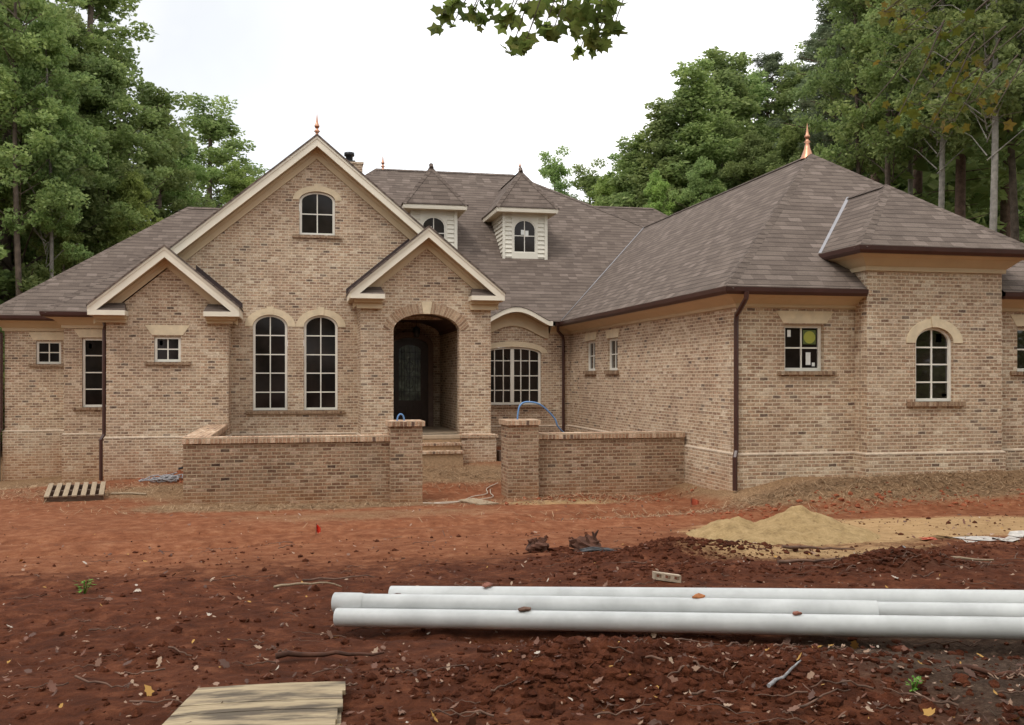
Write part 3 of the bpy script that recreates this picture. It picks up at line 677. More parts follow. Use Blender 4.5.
sticker(o,f,9.63,3.23,.27,.27,'green',False,.104); sticker(o,f,9.63,3.23,.24,.24,'yellow',True,.1); sticker(o,f,9.20,3.30,.07,.13); sticker(o,f,9.60,2.82,.10,.24); sticker(o,f,9.71,2.71,.06,.07)
o = window(f,*RW,fw=.06,deep=.09); lintel(o,f,13.96,15.12,3.49,3.72,.15); sill(o,f,13.96,15.1,2.58)
f = FX(15.2); o = window(f,*PW,rise=.30,fw=.055,rows=(.26,.50,.73)); archstone(o,f,PW[0],PW[1],3.12,.30,.20); sill(o,f,11.36,12.6,2.00,.09)
sticker(o,f,11.68,3.2,.10,.13,'green',False,.105); sticker(o,f,12.13,3.22,.12,.16); sticker(o,f,12.25,2.12,.10,.06)
f = SX(8.08)
for w_ in (N1,N2):
    o = window(f,w_[0],w_[1],2.65,3.49,rows=(.5,),label='narrow side window in the long wing wall'); lintel(o,f,w_[0]-.14,w_[1]+.14,3.50,3.72,.07); sill(o,f,w_[0]-.12,w_[1]+.14,2.65,.10)

# entry arch ring, porch, door
s_ = MB(); inner = arc(E_[0],E_[1],3.64,.43,20); outer = arc(E_[0]-.26,E_[1]+.26,3.66,.43+.24,20)
vs = []; fs = []
for i in range(20):
    s_.panel(lambda a,z,d: (a,22.4+d-.012,z), [inner[i],outer[i],outer[i+1],inner[i+1]], (), .03)
AR = s_.build('brick_arch', M['soldier'], H)
uvd = AR.data.uv_layers[0].data
for p in AR.data.polygons:      # run the brick courses radially round the arch
    for li in p.loop_indices:
        q = AR.data.vertices[AR.data.loops[li].vertex_index].co; a_ = math.atan2(q.z-3.0, q.x+4-3.195); uvd[li].uv = (a_*1.15+20, .25+(math.hypot(q.z-3.0,q.x+4-3.195)-1.1)*.7)
s_ = MB(); s_.panel(lambda a,z,d: (a,22.4+d-.03,z), [(3.11,4.06),(3.28,4.06),(3.33,4.36),(3.06,4.36)], (), .06); s_.build('keystone', M['stone'], H)
s_ = MB(); s_.box(2.2,4.15,22.0,26.35,.93,1.03); s_.box(2.30,4.09,21.98,22.0,.955,1.028); s_.build('porch_floor', M['porchfloor'], H)
s_ = MB(); s_.panel(lambda a,z,d: (a,22.70+d,z), [(2.2,3.70),(2.2,4.14),(4.15,4.14),(4.15,3.70)]+[(x,z) for x,z in arc(2.2,4.15,3.70,.40,12)[1:-1]], (), 3.64); s_.build('porch_ceiling', M['ceiling'], H)
# steps
st = MB(); tr_ = MB()
for i,(zt,yf) in enumerate(((.86,21.66),(.69,21.32),(.52,20.98))):
    if i < 2:
        st.box(2.34,3.93,yf+.02,22.0 if i==0 else 21.66+.02,.2,zt-.06); tr_.box(2.32,3.96,yf-.02,21.98 if i==0 else 21.66+.018,zt-.058,zt)
st.box(2.31,3.99,21.99,22.3,.3,.93)
st.build('step_riser', M['step_stone'], H); tr_.build('step_tread', M['rowlock'], H)
for a_,b2 in ((4.0,4.885),(1.5,2.30)):
    ck = MB(); ck.box(a_,b2,21.95,22.354,-.5,.96); ck.build('porch_wall', M['brick'], H)
for a_,b2 in ((3.97,4.93),(1.47,2.32)):
    ck = MB(); ck.box(a_,b2,21.92,22.398,.962,1.035); ck.build('porch_wall_cap', M['rowlock'], H)
# door
dr = MB()
def archloop(x0,x1,z0,zs,rise): return [(x0,z0),(x1,z0)]+arc(x0,x1,zs,rise,14)
dr.panel(FX(26.05), archloop(2.68,3.76,1.035,3.36,.26), [archloop(2.90,3.54,1.80,3.24,.17)], .05)
for (x0,x1,z0,z1) in ((2.84,3.16,1.16,1.66),(3.28,3.60,1.16,1.66)): dr.panel(FX(26.035), [(x0,z0),(x1,z0),(x1,z1),(x0,z1)], [[(x0+.04,z0+.04),(x1-.04,z0+.04),(x1-.04,z1-.04),(x0+.04,z1-.04)]], .0145)
D = dr.build('front_door', M['door'], H); D['label'] = 'dark arched front door with a tall leaded glass panel'
g_ = MB(); g_.panel(FX(26.075), archloop(2.90,3.54,1.80,3.24,.17), (), .01); g_.build('glass', M['doorglass'], D)
g_ = MB()
for x in (2.98,3.06,3.22,3.38,3.46): g_.tube([(x,26.06,1.8),(x,26.06,3.36)], .007, 6)
for z in (2.05,2.5,3.0,3.2): g_.tube([(2.9,26.055,z),(3.54,26.055,z)], .007, 6)
for x,z in ((3.22,2.3),(3.22,2.75)):
    g_.tube([(x+.11*math.cos(t),26.05,z+.16*math.sin(t)) for t in np.linspace(0,2*math.pi,17)], .007, 6, False)
g_.build('iron_grille', M['black'], D)
g_ = MB(); g_.tube([(2.76,26.0,1.95),(2.76,26.0,2.2)], .014, 8); g_.build('handle', M['black'], D)
cs = MB()
outer = arc(2.54,3.90,3.38,.40,16); inner = arc(2.685,3.755,3.36,.265,16)
cs.panel(FX(25.98), [(3.90,1.035)]+outer+[(2.54,1.035),(2.685,1.035)]+inner[::-1]+[(3.755,1.035)], (), .36)
cs.build('door_casing', M['casing'], H)
lg = MB(); lg.tube([(3.19,24.3,4.09),(3.19,24.3,3.86)], .008, 6); lg.lathe((3.19,24.3,3.55), [(.0,0),(.07,.02),(.09,.12),(.10,.24),(.04,.30),(.0,.31)], 8); lg.build('porch_lantern', M['black'], H)

# dormers
def dormer(cx, left):
    dw = MB(); y0 = 28.24; hw = .71; zb = 6.22; zt = 7.75
    hs = [(cx-.37,6.50),(cx+.37,6.50)]+arc(cx-.37,cx+.37,7.24,.32)
    # lap siding: stacked boards with a tilted face
    n = 11; hgt = (zt-zb)/n
    for sg in (-1,1):
        x = cx+sg*hw
        for k in range(n):
            z0 = zb+k*hgt; z1 = z0+hgt; yb0 = 25.58+(z0-4.05)/pit; 
            dw.poly([(x+sg*.042,y0-.03,z0),(x+sg*.042,30.6,z0),(x+sg*.004,30.6,z1+.004),(x+sg*.004,y0-.03,z1+.004)]); dw.poly([(x+sg*.042,y0-.03,z0),(x+sg*.042,30.6,z0),(x+sg*.003,30.6,z0),(x+sg*.003,y0-.03,z0)])
    for k in range(n):
        z0 = zb+k*hgt; z1 = z0+hgt
        for (a,b2) in ((cx-hw+.05,cx-.43),(cx+.43,cx+hw-.05)):
            dw.poly([(a,y0-.044,z0),(b2,y0-.044,z0),(b2,y0-.004,z1+.004),(a,y0-.004,z1+.004)]); dw.poly([(a,y0-.044,z0),(b2,y0-.044,z0),(b2,y0-.002,z0),(a,y0-.002,z0)])
    # solid front board round the window, corner boards
    fr_ = [(cx-.435,zb+.02),(cx+.435,zb+.02),(cx+.435,zt),(cx-.435,zt)]
    dw.panel(FX(y0-.03), fr_, [hs], .06)
    for k in range(n):
        z0 = zb+k*hgt
        if z0 > 6.4 and z0 < 7.3: continue
        pass
    for sg in (-1,1):
        a = cx+sg*hw; dw.box(min(a-sg*.055,a+sg*.03),max(a-sg*.055,a+sg*.046),y0-.052,y0-.031,zb,zt)
    dw.box(cx-hw-.02,cx+hw+.02,y0-.05,y0+.03,zb-.10,zb-.001)
    o = dw.build('dormer', M['siding'], H); o['label'] = 'left dormer, partly hidden by the entry gable' if left else 'right dormer with a copper finial'
    fa = MB(); e = .30; ex = 1.0; ey = 27.85
    fa.sweep([(cx-ex,30.2),(cx-ex,ey),(cx+ex,ey),(cx+ex,30.2)], [(-.04,7.74),(0,7.74),(.012,7.80),(.012,7.875),(-.04,7.875)])
    fa.build('dormer_fascia', M['cream'], o)
    sb = MB(); sb.box(cx-ex+.03,cx+ex-.03,ey+.03,30.3,7.748,7.76); sb.build('dormer_soffit', M['frieze'], o)
    dr_ = MB(); zz = 7.88; ap = (cx,28.78,9.27); bk = (cx,32.2,9.27); x0,x1,yy = cx-ex-.03,cx+ex+.03,ey-.03
    dr_.poly([(x0,yy,zz),(x1,yy,zz),ap]); dr_.poly([(x0,30.3,zz),(x0,yy,zz),ap,bk]); dr_.poly([(x1,yy,zz),(x1,30.3,zz),bk,ap])
    dr_.sweep([(x0,30.2),(x0,yy),(x1,yy),(x1,30.2)], [(-.05,zz-.01),(.01,zz-.01),(.01,zz+.02),(-.05,zz+.045)])
    global hc
    hc = MB(); capline((x0,yy,zz+.01),ap,.09,.03); capline((x1,yy,zz+.01),ap,.09,.03); capline(ap,(cx,31.7,9.27),.09,.03)
    hc.tube([(cx,28.70,9.22),(cx,28.80,9.34)],.07,8)
    dr_.v, off = dr_.v, len(dr_.v)
    dr_.f += [tuple(i+off for i in f_) for f_ in hc.f]; dr_.v += hc.v; dr_.sm += hc.sm
    dr_.build('dormer_roof', M['shingle'], o)
    F_ = FX(y0-.03); fm = MB()
    lp = lambda m_: [(cx-.368+m_,6.502+m_),(cx+.368-m_,6.502+m_)]+arc(cx-.368+m_,cx+.368-m_,7.24,.318-m_)
    fm.panel(lambda a,z,d:F_(a,z,d+.02), lp(0), [lp(.03)], .03)
    fm.box(cx-.013,cx+.013,y0+.005,y0+.025,6.52,7.54); fm.box(cx-.345,cx+.345,y0+.006,y0+.024,7.03,7.056)
    w_ = fm.build('dormer_window', M['window'], o)
    gm = MB(); gm.panel(lambda a,z,d:F_(a,z,d+.05), lp(.02), (), .01); gm.build('dormer_glass', M['glass'], o)
    gm = MB(); 
    for (sx,sz,sw,sh) in ((cx-.05,7.16,.13,.16),(cx+.08,7.12,.11,.2)) if not left else ((cx-.1,7.2,.09,.12),): gm.box(sx-sw/2,sx+sw/2,y0+.016,y0+.0195,sz-sh/2,sz+sh/2)
    gm.build('dormer_sticker', M['white'], o)
    return o
dormer(4.25, True); dormer(7.22, False)

# finials
def finial(c, k, cone=0, label=None):
    f_ = MB(); p = []
    if cone: p += [(.17,-.12),(.12,.0),(.075,.12),(.05,.24)]
    else: p += [(.06,-.05),(.035,.03)]
    z0 = p[-1][1]
    p += [(.045*k,z0+.01*k),(.10*k,z0+.07*k),(.045*k,z0+.13*k),(.04*k,z0+.16*k),(.075*k,z0+.20*k),(.085*k,z0+.25*k),(.05*k,z0+.31*k),(.03*k,z0+.42*k),(.012*k,z0+.58*k),(.0,z0+.68*k)]
    f_.lathe(c, p); o = f_.build('finial', M['copper'], H)
    if label: o['label'] = label
finial((.50,23.3,8.66), .78); finial((3.06,32.7,10.05), .75); finial((7.22,28.85,9.30), .48)
finial((12.07,19.75,7.84), .78, 1, 'large copper finial on a flared cone at the wing roof peak')
# chimney
ch = MB(); ch.box(1.74,2.36,33.2,34.2,7.5,10.30); ch.box(1.70,2.40,33.16,34.24,10.301,10.37); o = ch.build('chimney', M['brick'], H)
cc_ = MB(); cc_.box(1.72,2.1,33.3,33.9,10.371,10.45); cc_.lathe((1.90,33.6,10.45), [(.13,0),(.13,.22),(.19,.22),(.19,.34),(.0,.36)], 12); cc_.build('chimney_cap', M['black'], o)
# roof vents
rv = MB()
for p_ in ((-1.6,26.9,0),(-2.1,27.5,0)): pass
# downspouts
def spout(pts): 
    d_ = MB(); 
    d_.tube(pts, .045, 6, True, False); d_.build('downspout', M['gutter'], H)
spout([(8.02,15.10,4.02),(8.02,15.12,3.90),(8.0,15.30,3.72),(8.03,15.50,3.62),(8.03,15.52,3.5),(8.03,15.52,1.10),(7.98,15.47,.98),(7.98,15.47,.36)])
spout([(7.60,25.72,3.98),(7.62,25.80,3.85),(7.82,25.98,3.70),(7.86,26.04,3.6),(7.86,26.04,.35)])
spout([(-4.78,24.02,3.98),(-4.78,24.0,3.88),(-4.60,23.3,3.72),(-4.54,22.86,3.60),(-4.54,22.84,1.1),(-4.60,22.80,.98),(-4.60,22.80,.0)])
spout([(-8.1,25.72,3.98),(-8.05,25.9,3.80),(-7.80,26.15,3.65),(-7.80,26.15,1.1),(-7.85,26.10,.98),(-7.85,26.10,-.4)])

# ------------------------------------------------------------------ low courtyard walls
def lowwall(label, x0, x1, px0, px1, ret):
    r = empty('garden_wall', ((x0+x1)/2, 17.9, 0), label, 'wall', 'low brick walls in front of the courtyard')
    w = MB(); w.box(x0, x1, 17.80, 18.12, -.9, 1.20)
    if ret: w.box(-2.12, -1.72, 18.12, 22.75, -.9, 1.20)
    w.build('wall', M['brick_low'], r)
    c_ = MB(); c_.box(x0-(.03 if ret else 0), x1-.002, 17.76, 18.15, 1.201, 1.315)
    c_.build('coping', M['rowlock'], r)
    if ret:
        c2 = MB(); c2.box(-2.15, -1.66, 18.151, 22.748, 1.203, 1.317); c2.build('coping', M['rowlock'], r)
    p = MB(); p.box(px0, px1, 17.62, 18.24, -.9, 1.50); po = p.build('post', M['brick_low'], r)
    c3 = MB(); c3.box(px0-.045, px1+.045, 17.575, 18.285, 1.501, 1.60); c3.build('post_cap', M['rowlock'], po)
    return r
lowwall('long low brick wall left of the path, turning back to the house', -2.12, 1.80, 1.80, 2.43, True)
lowwall('low brick wall right of the path, ending at the wing', 4.80, 8.03, 4.165, 4.80, False)

# ------------------------------------------------------------------ pipes
def pipe(p0, p1, r, label, bell=None, sag=0, name='pvc_pipe'):
    r_ = empty(name, p0, label, 'pipe', 'white PVC pipes stacked on the clay')
    p0 = Vector(p0); p1 = Vector(p1); n = 14
    mb = MB(); pts = [p0.lerp(p1, i/n)+Vector((0,.012*math.sin(i/n*math.pi),-sag*math.sin(i/n*math.pi))) for i in range(n+1)]
    rs = [r]*(n+1)
    mb.tube(pts, r, 28, False)
    # inner bore and end rings
    d = (p1-p0).normalized(); side = d.cross(Vector((0,0,1))).normalized(); up = side.cross(d)
    for c_, sg in ((p0,1),(p1,-1)):
        ring = lambda rr, off: [tuple(c_+d*off*sg+(side*math.cos(2*math.pi*k/28)+up*math.sin(2*math.pi*k/28))*rr) for k in range(28)]
        a = ring(r,0); b2 = ring(r*.88,0); c3 = ring(r*.88,.35)
        mb.faces(a+b2+c3, [(k,(k+1)%28,28+(k+1)%28,28+k) for k in range(28)]+[(28+k,28+(k+1)%28,56+(k+1)%28,56+k) for k in range(28)], True)
    mb.build('pipe_body', M['pvc'], r_)
    if bell:
        b_ = MB(); q = p0+(p1-p0).normalized()*bell; b_.tube([p0-d*.004, p0-d*.002, q-d*.03, q], [r*1.03, r*1.12, r*1.12, r*1.02], 28, False)
        b_.build('bell_end', M['pvc'], r_)
rP = .0625
dv = Vector((4.04-.27, 4.41-6.28, 0)).normalized(); nv = Vector((-dv.y, dv.x, 0))
sl = .23/4.2
def pp(s, off, z): 
    q = Vector((.27,6.28,0))+dv*s+nv*off; return (q.x, q.y, .735+rP+sl*s+z)
D_ = .127
pipe(pp(0,0,0), pp(6.1,0,0), rP, 'frontmost white pipe, lying lowest on the red clay')
pipe(pp(-.06,.11,.075), pp(3.47,.165,.05), rP, 'short white pipe on top with a wider bell at its left end', bell=.22)
pipe(pp(.20,.30,.012), pp(6.0,.30,.005), rP, 'white pipe just under the short top one, seen past its right end')
pipe(pp(.24,.425,.060), pp(6.2,.42,.060), rP, 'rearmost white pipe, highest in the picture')

# things lying on the pipes
def leafthing(name, label, cat, c, size, mat, seed, thick=.01):
    rr = random.Random(seed); mb = MB(); n = 9
    top = []; 
    for k in range(n):
        th = 2*math.pi*k/n; q = size*(.6+.5*rr.random()); top.append((c[0]+q*math.cos(th), c[1]+q*.7*math.sin(th), c[2]+size*.25*rr.random()))
    ce = (c[0],c[1],c[2]+size*.45); bo = [(x,y,z-thick) for x,y,z in top]
    vs = top+bo+[ce,(c[0],c[1],c[2]-thick)]
    fs = [(k,(k+1)%n,2*n) for k in range(n)]+[((k+1)%n+n,k+n,2*n+1) for k in range(n)]+[(k,k+n,(k+1)%n+n,(k+1)%n) for k in range(n)]
    mb.faces(vs, fs); return tag(mb.build(name, mat), label, cat)
M['leafred'] = plain('red_brown_leaf', (.24,.09,.06), .7, .4, 40); M['leaforange'] = plain('orange_leaf', (.42,.15,.05), .7, .3, 40)
q = pp(.97,.42,.135); leafthing('fallen_leaf','curled red-brown leaf on the rear pipe, near its left end','leaf',q,.05,M['leafred'],1)
q = pp(1.32,.0,.072); leafthing('fallen_leaf','curled grey-brown leaf on top of the front pipe','leaf',q,.045,M['twig'],2)
q = pp(2.42,.18,.125); leafthing('fallen_leaf','orange leaf lying across the middle of the stacked pipes','leaf',q,.05,M['leaforange'],3)
q = pp(3.0,.0,.072); leafthing('fallen_leaf','small brown leaf on the front pipe below the short pipe end','leaf',q,.03,M['leafred'],4)
q = pp(.34,.27,.09); leafthing('soil_clod','dark clod of soil on the end of the rear pipe','clod',q,.04,M['clod'],5)

# ------------------------------------------------------------------ pallets, boards, odds and ends
# board panel in the foreground
zf = gzf(-.2,4.05)+.01
bp = empty('wooden_crate_lid', (-.22,4.03,zf-.005), 'panel of weathered boards with dark stains lying on the clay', 'boards')
bp.rotation_euler = (R(-1), R(0), R(-3)); ROOTLOC[bp.name] = (0,0,0)
ywid = [.135,.115,.115,.14,.12]; yy = .30
for i, w in enumerate(ywid):
    mb = MB(); x0 = 0; x1 = .435+random.uniform(-.010,.006)-.010*i
    y1 = yy; y0 = yy-w+.005; z = .03+random.uniform(-.002,.003)
    nn = 8
    vs = []; 
    for k in range(nn+1):
        xa = -.247-.16*(.30-y0); xb = -.247-.16*(.30-y1); x = xa+(x1-xa)*k/nn; x_ = xb+(x1-xb)*k/nn; wob = random.uniform(-.003,.003)
        bow = .006*math.sin(k/nn*math.pi)
        vs += [(x,y0+wob,z+bow),(x_,y1+wob,z+bow),(x_,y1+wob,z+.02+bow),(x,y0+wob,z+.02+bow)]
    fs = [(k*4+a,k*4+(a+1)%4,(k+1)*4+(a+1)%4,(k+1)*4+a) for k in range(nn) for a in range(4)]+[(0,1,2,3),(nn*4,nn*4+1,nn*4+2,nn*4+3)]
    mb.faces(vs, fs); mb.build('board', M['board'], bp); yy -= w
for x in (-.18,.05,.39):
    mb = MB(); mb.box(x-.022,x+.022,-.33,.29,-.03,.029); mb.build('batten', M['board'], bp)
# pallet by the left corner
pl = empty('wooden_pallet', (-4.38,19.35,gzf(-4.38,19.35)+.0), 'slatted wooden pallet on the ground by the left corner', 'pallet')
pl.scale = (.88,.95,1); pl.rotation_euler = (R(8), 0, R(9)); ROOTLOC[pl.name] = (0,0,0)
for i in range(7):
    mb = MB(); x = -.56+i*.187; mb.box(x-.052,x+.052,-.55,.55,.155,.18); mb.build('slat', M['pallet'], pl)
for y in (-.46,0,.46):
    mb = MB(); mb.box(-.61,.61,y-.022,y+.022,.022,.1545); mb.build('stringer', M['pallet_dark'], pl)
for x in (-.5,0,.5):
    mb = MB(); mb.box(x-.05,x+.05,-.52,.52,0,.021); mb.build('bottom_slat', M['pallet_dark'], pl)
mb = MB(); x,y = -3.75,19.6; z = gzf(x,y); mb.tube([(x,y,z+.03),(x+.35,y-.05,z+.035),(x+.72,y-.22,z+.03)], .022, 6); tag(mb.build('wood_strip', M['pallet']), 'thin pale wood strip lying beside the left pallet', 'wood strip')
# grey wire bundle on the clay pile
mb = MB(); rr = random.Random(3)
for k in range(9):
    pts = []
    r0 = rr.uniform(.14,.3); ph = rr.uniform(0,6); cx = -3.05+rr.uniform(-.15,.2); cy = 21.5+rr.uniform(-.1,.1)
    for j in range(14):
        a_ = ph+j*.5; x = cx+r0*1.3*math.cos(a_); y = cy+r0*.6*math.sin(a_); pts.append((x,y,gzf(x,y)+.02+.10*rr.random()))
    mb.tube(pts, .014, 5)
tag(mb.build('wire_bundle', M['rag']), 'tangled grey wire and netting on the red clay heap at the wall', 'wire')
mb = MB(); pts = [(x, 21.85+.1*math.sin(x*5), gzf(x,21.85)+.10+.05*math.sin(x*9)) for x in np.linspace(-2.7,-1.75,12)]; mb.tube(pts, .028, 6); tag(mb.build('black_hose', M['black']), 'black hose piece lying over the red clay heap', 'hose')
# survey ribbon flags
def flag(x, y, h, label, mat, name='survey_flag', w=.1):
    r_ = empty(name, (x,y,gzf(x,y)), label, 'flag'); ROOTLOC[r_.name] = (0,0,0)
    mb = MB(); mb.tube([(0,0,-.05),(.01,0,h)], .006, 6); mb.build('stake', M['twig'], r_)
    mb = MB(); k = 7
    for i in range(k):
        a0,a1 = i/k, (i+1)/k; f_ = lambda t: (.01+w*t, .03*math.sin(t*7), h-.02-.05*t*t)
        p_, q_ = f_(a0), f_(a1); mb.poly([p_, q_, (q_[0],q_[1]+.01,q_[2]-.09-.03*math.sin(a1*5)), (p_[0],p_[1]+.01,p_[2]-.09-.03*math.sin(a0*5))])
    mb.build('ribbon', mat, r_)
flag(.26,12.92,.16,'small red ribbon flag in the bare clay before the low wall', M['red'], w=.06)
flag(7.05,15.35,.17,'orange marker ribbon by the foot of the wing corner', M['orange'], w=.16)
# cardboard / ply scrap + cables on the path
mb = MB(); z = gzf(3.35,17.1); mb.faces([(3.10,17.35,z+.03),(3.42,17.42,z+.05),(3.78,16.75,z+.03),(3.40,16.72,z+.02),(3.10,17.35,z+.012),(3.42,17.42,z+.032),(3.78,16.75,z+.012),(3.40,16.72,z+.002)], [(0,1,2,3),(4,7,6,5),(0,4,5,1),(1,5,6,2),(2,6,7,3),(3,7,4,0)])
tag(mb.build('plywood_scrap', M['pallet']), 'small plywood scrap lying on the dirt path between the posts', 'plywood')
def cable(name, pts, r, mat, label, cat, lift=None):
    P3 = []
    for i in range(len(pts)-1):
        for t in np.linspace(0,1,7)[:-1]:
            p0,p1,p2,p3 = [Vector(pts[max(0,min(len(pts)-1,i+j))]) for j in (-1,0,1,2)]
            P3.append(.5*((2*p1)+(p2-p0)*t+(2*p0-5*p1+4*p2-p3)*t*t+(3*p1-3*p2-p0+p3)*t**3))
    P3.append(Vector(pts[-1]))
    mb = MB(); mb.tube(P3, r, 8); return tag(mb.build(name, mat), label, cat)
def gp(x,y,h=.03): return (x,y,gzf(x,y)+h)
cable('power_cable', [gp(2.4,17.3),gp(2.75,17.05),gp(3.1,17.25),gp(3.5,17.9),gp(3.85,18.2),gp(4.0,18.9),gp(4.35,19.4)], .010, M['cable'], 'pale cable trailing across the path behind the right post', 'cable')
cable('power_cable', [gp(2.6,17.2),gp(3.3,17.35),gp(3.85,17.7),gp(3.95,18.3),gp(4.05,18.8)], .009, M['cable'], 'second pale cable looping lower over the dirt of the path', 'cable')
cable('blue_tube', [(4.44,17.95,1.58),(4.45,17.95,1.72),(4.49,17.95,1.88),(4.62,17.97,1.955),(4.88,18.0,1.925),(5.08,18.05,1.80),(5.28,18.1,1.60),(5.36,18.15,1.44),(5.6,18.4,1.25)], .018, M['blue'], 'blue plastic tube arching out of the right post cap', 'tube')
cable('blue_tube', [(2.03+.07*math.cos(t),17.9,1.60+.13*math.sin(t)) for t in np.linspace(math.pi,0,9)], .016, M['blue'], 'small blue tube loop on top of the left post', 'tube')
mb = MB(); mb.tube([(5.0,21.6,.52),(5.6,21.9,.55)], .05, 12); o = tag(mb.build('drain_pipe', M['pvc']), 'short white drain pipe on the ground beside the porch corner', 'pipe')
cable('drain_pipe', [(5.0,21.5,.50),(5.1,21.0,.46),(5.2,20.5,.42),(5.45,20.0,.40)], .035, M['pvc'], 'white drain line running out behind the right post', 'pipe')
mb = MB(); mb.box(4.98,5.75,21.95,22.35,.3,.62); mb.box(5.0,5.73,21.93,21.948,.35,.60); tag(mb.build('crate', M['pallet_dark']), 'dark wooden box on the ground beside the porch corner', 'box')

# rotten roots / clods standing on the berm
def lump(name, label, cat, c, sx, sy, sz, mat, seed, spikes=0):
    rr = random.Random(seed); bm_v = []; seg, ring = 16, 9; mb = MB(); offs = [(rr.uniform(0,6), rr.uniform(1,4), rr.uniform(1,4)) for _ in range(5)]
    for i in range(ring+1):
        ph = math.pi*i/ring
        for k in range(seg):
            th = 2*math.pi*k/seg; d = 1+sum(.13*math.sin(a+b2*th+c2*ph*1.3) for a,b2,c2 in [(o_[0],round(o_[1]),o_[2]) for o_ in offs])+rr.uniform(-.2,.2)
            bm_v.append((c[0]+sx*d*math.sin(ph)*math.cos(th), c[1]+sy*d*math.sin(ph)*math.sin(th), c[2]+sz*(.55+.6*d*math.cos(ph))))
    fs = [(i*seg+k, i*seg+(k+1)%seg, (i+1)*seg+(k+1)%seg, (i+1)*seg+k) for i in range(ring) for k in range(seg)]
    mb.faces(bm_v, fs, False)
    for _ in range(spikes):
        a_ = rr.uniform(0,6.28); x = c[0]+sx*.6*math.cos(a_); y = c[1]+sy*.6*math.sin(a_); h = sz*rr.uniform(.9,1.6)
        mb.tube([(x,y,c[2]),(x+rr.uniform(-.03,.03),y,c[2]+h*.6),(x+rr.uniform(-.06,.06),y,c[2]+h)], [.045,.03,.008], 6)
    return tag(mb.build(name, mat), label, cat)
lump('tree_stump','pointed dark rotten stump on the clay berm, left of the pair','stump',(2.80,10.35,gzf(2.80,10.35)+.02),.13,.09,.12,M['root'],1,7)
lump('tree_stump','broad reddish rotten stump on the clay berm, right of the pair','stump',(3.36,10.25,gzf(3.36,10.25)-.03),.18,.12,.17,M['root'],14,5)
lump('soil_clod','low black clod between the two rotten stumps','clod',(3.08,10.35,gzf(3.08,10.35)-.02),.16,.1,.07,M['clod'],6)
lump('burnt_log','charred piece of wood in front of the right stump','log',(3.40,10.0,gzf(3.4,10.0)-.02),.22,.07,.05,M['black'],8)
cb = MB(); z = gzf(3.2,7.6)+.02
for i in range(3):
    x = 3.14+.075*i
    cb.panel(lambda a,zz,d:(a,7.6-.3*(a-3.1)+d,zz-.12*(a-3.1)), [(x,z+.0),(x+.073,z+.0),(x+.073,z+.065),(x,z+.065)], [[(x+.015,z+.015),(x+.06,z+.015),(x+.06,z+.052),(x+.015,z+.052)]], .06)
tag(cb.build('cored_brick', M['mortar']), 'pale cored brick lying in the clay behind the pipes', 'brick')
# crumpled white sheet at the right
mb = MB(); rr = random.Random(9); nn = 12
gx = [[(8.0+.13*i+rr.uniform(-.05,.05), 9.4+.16*j+rr.uniform(-.06,.06)) for i in range(nn)] for j in range(6)]
vs = [(x,y,gzf(x,y)+rr.random()**2*.06) for row_ in gx for x,y in row_]
mb.faces(vs, [(j*nn+i,j*nn+i+1,(j+1)*nn+i+1,(j+1)*nn+i) for j in range(5) for i in range(nn-1) if rr.random()>.5])
tag(mb.build('plastic_sheet', plain('dirty_plastic',(.50,.46,.42),.5,.35,14)), 'crumpled white plastic sheet on the sand at the right edge', 'plastic sheet')
lump('rag','crumpled red rag next to the white plastic sheet','rag',(7.75,9.95,gzf(7.75,9.95)),.10,.06,.025,M['orange'],12)
# weeds
def weed(x,y,h,label,n=26,seed=0):
    rr = random.Random(seed); r_ = empty('weed', (x,y,gzf(x,y)), label, 'plant'); ROOTLOC[r_.name]=(0,0,0)
    mb = MB(); st_ = MB()
    for k in range(n):
        a_ = rr.uniform(0,6.28); t = rr.uniform(.2,1); q = Vector((math.cos(a_)*h*.45*rr.random(), math.sin(a_)*h*.45*rr.random(), h*t)); s_ = h*.22
        d = Vector((math.cos(a_),math.sin(a_),rr.uniform(-.3,.6))).normalized(); sd = d.cross(Vector((0,0,1))).normalized()
        mb.poly([q, q+d*s_+sd*s_*.45, q+d*s_*2, q+d*s_-sd*s_*.45])
        if k%4==0: st_.tube([(0,0,-.02),tuple(q*.6),tuple(q)], .004, 5)
    mb.build('leaf', M['weed'], r_); st_.build('stem', M['weed'], r_)
weed(-1.87,8.56,.13,'small bright green seedling in the clay at the left',30,1)
weed(2.78,3.67,.06,'faint green grass tuft near the bottom right corner',26,3)

# sand pile
n1, n2 = 90, 70
px = np.linspace(4.7,8.2,n1); py = np.linspace(9.5,12.4,n2); PX_, PY_ = np.meshgrid(px,py)
def cone(cx,cy,r,h): 
    d = np.hypot((PX_-cx)/1.15,(PY_-cy)); return h*np.clip(1-d/r,0,1)**1.15
hz = np.maximum(cone(6.62,10.95,1.0,.43), cone(5.80,11.15,.7,.28)); hz = np.maximum(hz, cone(6.15,10.8,.95,.24))
hz = hz*(1+.35*(fbm(PX_,PY_,2.5,4,21)-.5)) + (fbm(PX_,PY_,5,4,22)-.5)*.12*(hz>.03)
PZ = gz(PX_,PY_)-.03+hz*1.02
V = np.stack([PX_.ravel(),PY_.ravel(),PZ.ravel()],1); ii = (np.arange(n2-1)[:,None]*n1+np.arange(n1-1)[None,:]).ravel()
F = np.stack([ii,ii+1,ii+n1+1,ii+n1],1)
tag(np_mesh('sand_pile', V, F, M['sandm'], smooth=True), 'pile of yellow masonry sand heaped on the clay', 'sand pile')

